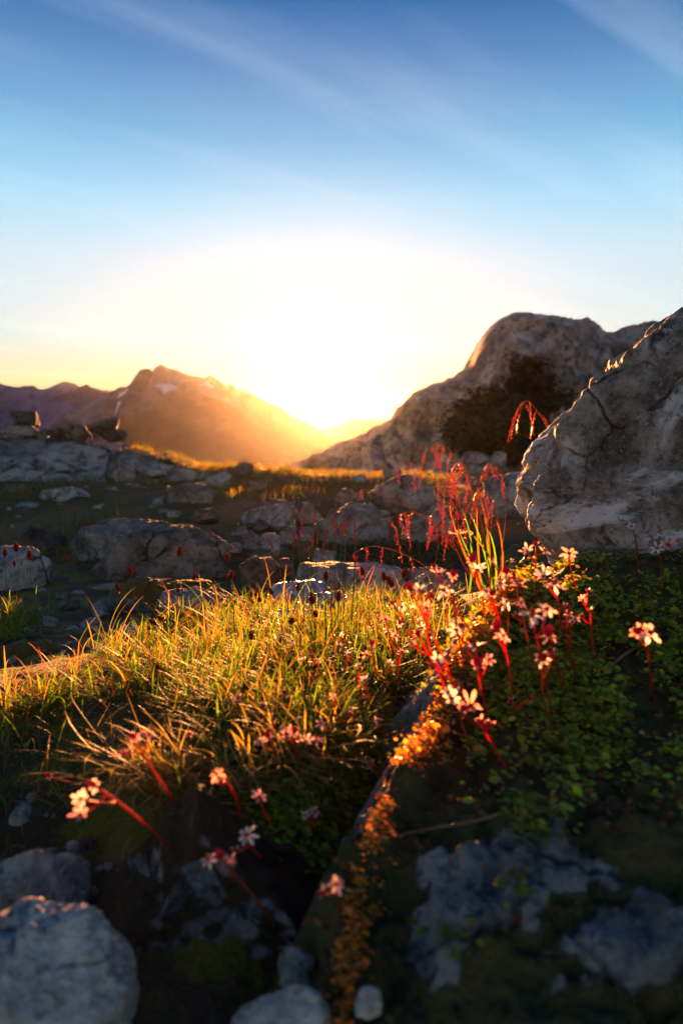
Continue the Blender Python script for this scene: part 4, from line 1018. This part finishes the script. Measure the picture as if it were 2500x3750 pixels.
# nodding panicles beside the leaning boulder
def smooth_path(pts, n=24):
    out = []
    P = [pts[0]] + list(pts) + [pts[-1]]
    for i in range(1, len(P) - 2):
        for k in range(n // (len(pts) - 1)):
            t = k / (n // (len(pts) - 1)); a, b, c, d = P[i - 1], P[i], P[i + 1], P[i + 2]
            out.append(.5 * ((2 * b) + (c - a) * t + (2 * a - 5 * b + 4 * c - d) * t * t + (3 * b - a - 3 * c + d) * t ** 3))
    out.append(Vector(pts[-1])); return out
def nodding(label, path, D, nst, Lr, frac=.45, seed=1):
    r = random.Random(seed)
    b = hit_px(*path[0]) if D is None else at(path[0][0], path[0][1], D)
    D = b.y
    P3 = [b] + [at(x, y, D + r.uniform(-.02, .02) - .02 * k) for k, (x, y) in enumerate(path[1:])]
    g_ok = drop(b.x, b.y)[0]
    if g_ok is not None and b.z > g_ok.z + .01: P3 = [Vector((b.x + .01, b.y + .01, g_ok.z))] + P3; b = P3[0]
    pts = smooth_path(P3)
    root = empty('nodding_grass', b); tag(root, label, 'grass', 'nodding grasses beside the leaning boulder')
    m = MB(); n = len(pts); m.tube(pts, [.0009 - .0006 * i / n for i in range(n)], 5); m.build('stem', M_STRAW, root, b)
    m = MB()
    for k in range(nst):
        i = int((1 - frac * (1 - k / max(1, nst - 1))) * (n - 1)); o = pts[i]
        Ls = r.uniform(*Lr) / 2500 * D; dx = r.uniform(-.35, .35); ddy = r.uniform(-.3, .3)
        th = r.uniform(.0, .25); q = [o + Vector((dx * Ls * t * 1.2 , ddy * Ls * t, Ls * (th * t - (1.0 + th) * t * t))) for t in [j / 10 for j in range(11)]]
        m.tube(q, .00028, 4)
        nb = max(5, int(Ls / .0022))
        for j in range(nb):
            t = .25 + .75 * j / nb; u = t * 10; a = int(min(9, u)); c = q[a].lerp(q[a + 1], u - a)
            d = Vector((r.uniform(-1, 1), r.uniform(-1, 1), r.uniform(-1.2, .2))).normalized() * r.uniform(.001, .0042)
            m.spindle(c + d, c + d + Vector((r.uniform(-.4, .4), r.uniform(-.4, .4), -1)) * .0026, .00085, 4)
    m.build('panicle', M_BEAD, root, b)
NOD = [
 ('nodding grass with a heavy panicle, leftmost of the tall ones', [(1790, 2130), (1745, 1850), (1690, 1720), (1640, 1640), (1590, 1625), (1560, 1650)], 1.12, 11, (60, 130)),
 ('nodding grass with a thin drooping tip reaching far left', [(1770, 2140), (1690, 1900), (1600, 1770), (1520, 1700), (1470, 1698), (1448, 1715)], 1.12, 5, (40, 110)),
 ('nodding grass hanging in front of the dark scrub, highest of all', [(2075, 1700), (2020, 1600), (1975, 1520), (1935, 1470), (1915, 1480), (1905, 1510)], 1.62, 10, (70, 170)),
 ('small nodding grass below the highest one at the boulder edge', [(2060, 1760), (2010, 1650), (1975, 1610), (1950, 1640), (1925, 1660)], 1.62, 7, (40, 110)),
 ('dense red panicle in the middle of the nodding grasses', [(1800, 2120), (1760, 1900), (1720, 1760), (1685, 1690), (1655, 1720), (1640, 1770)], 1.12, 14, (80, 200)),
 ('nodding grass arching right towards the boulder', [(1830, 2100), (1850, 1900), (1845, 1770), (1815, 1705), (1785, 1700), (1772, 1725)], 1.12, 8, (40, 100)),
 ('long arching straw with panicle reaching left over the pale block', [(1790, 2140), (1720, 2030), (1600, 1930), (1480, 1850), (1390, 1810), (1325, 1790)], 1.12, 2, (20, 50)),
 ('nodding grass hanging over the dark green mat', [(1740, 2150), (1680, 2000), (1600, 1920), (1520, 1875), (1470, 1880), (1420, 1905)], 1.12, 8, (60, 150)),
 ('low arching straw with a tufted middle behind the sedges', [(1680, 2220), (1600, 2110), (1500, 2040), (1400, 2005), (1340, 2005), (1290, 2030)], 1.12, 6, (40, 120)),
 ('red panicle drooping against the boulder foot', [(1850, 2080), (1835, 1960), (1810, 1850), (1775, 1790), (1745, 1800), (1730, 1840)], 1.12, 11, (70, 180)),
 ('short red panicle left of the wide leaf blades', [(1760, 2130), (1720, 1980), (1680, 1880), (1640, 1840), (1600, 1860), (1575, 1900)], 1.12, 11, (70, 170)),
]
for i, (lb, pa, D, ns, Lr) in enumerate(NOD): nodding(lb, pa, D, max(2, int(ns * .75)), Lr, .5, 40 + i)

# tuft of wide sunlit leaf blades against the boulder foot
b = at(1850, 2090, 1.13); b = drop(b.x, b.y)[0]; root = empty('grass_tuft', b); tag(root, 'tuft of wide yellow green blades beside the boulder foot', 'grass')
for i, (px, py) in enumerate(((1690, 1860), (1720, 1880), (1745, 1850), (1770, 1905), (1790, 1870), (1660, 1900), (1700, 1930), (1815, 1900), (1760, 1830), (1640, 1850))):
    p = at(px, py, b.y + RR.uniform(-.05, .03)); s0 = b + Vector((RR.uniform(-.06, .01), RR.uniform(-.03, .03), -.005))
    pts = curve_pts(s0, p, (RR.uniform(-.01, .01), 0, .008), 7); N = len(pts); vs = []; fs = []
    for k, q in enumerate(pts):
        w = .0019 * (1 - (k / (N - 1)) ** 2.2) + .0001; d = Vector((.8, RR.uniform(-.5, .2), .55)).normalized()
        vs += [q - d * w, q + d * w]
        if k: fs.append((2 * k - 2, 2 * k - 1, 2 * k + 1, 2 * k))
    cc = np.tile(PAL[RR.choice((0, 1, 2, 3, 5, 5))] * RR.uniform(.5, .9), (len(vs), 1))
    mesh_np('blade', np.array([v - b for v in vs]), np.array(fs), GRASS, root, attrs={'Col': cc})

# dead stems lying on the mossy rock
M_DRY = leaf_mat('dry stem', .25, .6, (.22, .14, .08), (1.2, .8, .5))
for (lb, pxs, r0) in (('dry bent stem lying across the front of the mossy rock', [(1395, 3085), (1500, 3060), (1600, 3040), (1720, 3020), (1830, 2990)], .0016),
                      ('curled grey twig lying on the green slope', [(2200, 2480), (2240, 2440), (2290, 2400), (2340, 2372)], .0020),
                      ('thin reddish runner creeping over the green slope', [(1740, 2330), (1850, 2335), (1990, 2345), (2150, 2330)], .0009)):
    P3 = [hit_px(*q) + Vector((0, -.004, .005)) for q in pxs]
    b = P3[0]; m = MB(); m.tube(smooth_path(P3, 16), r0, 6); o = m.build('dry_stem', M_DRY, None, b); o.location = b; tag(o, lb, 'twig')
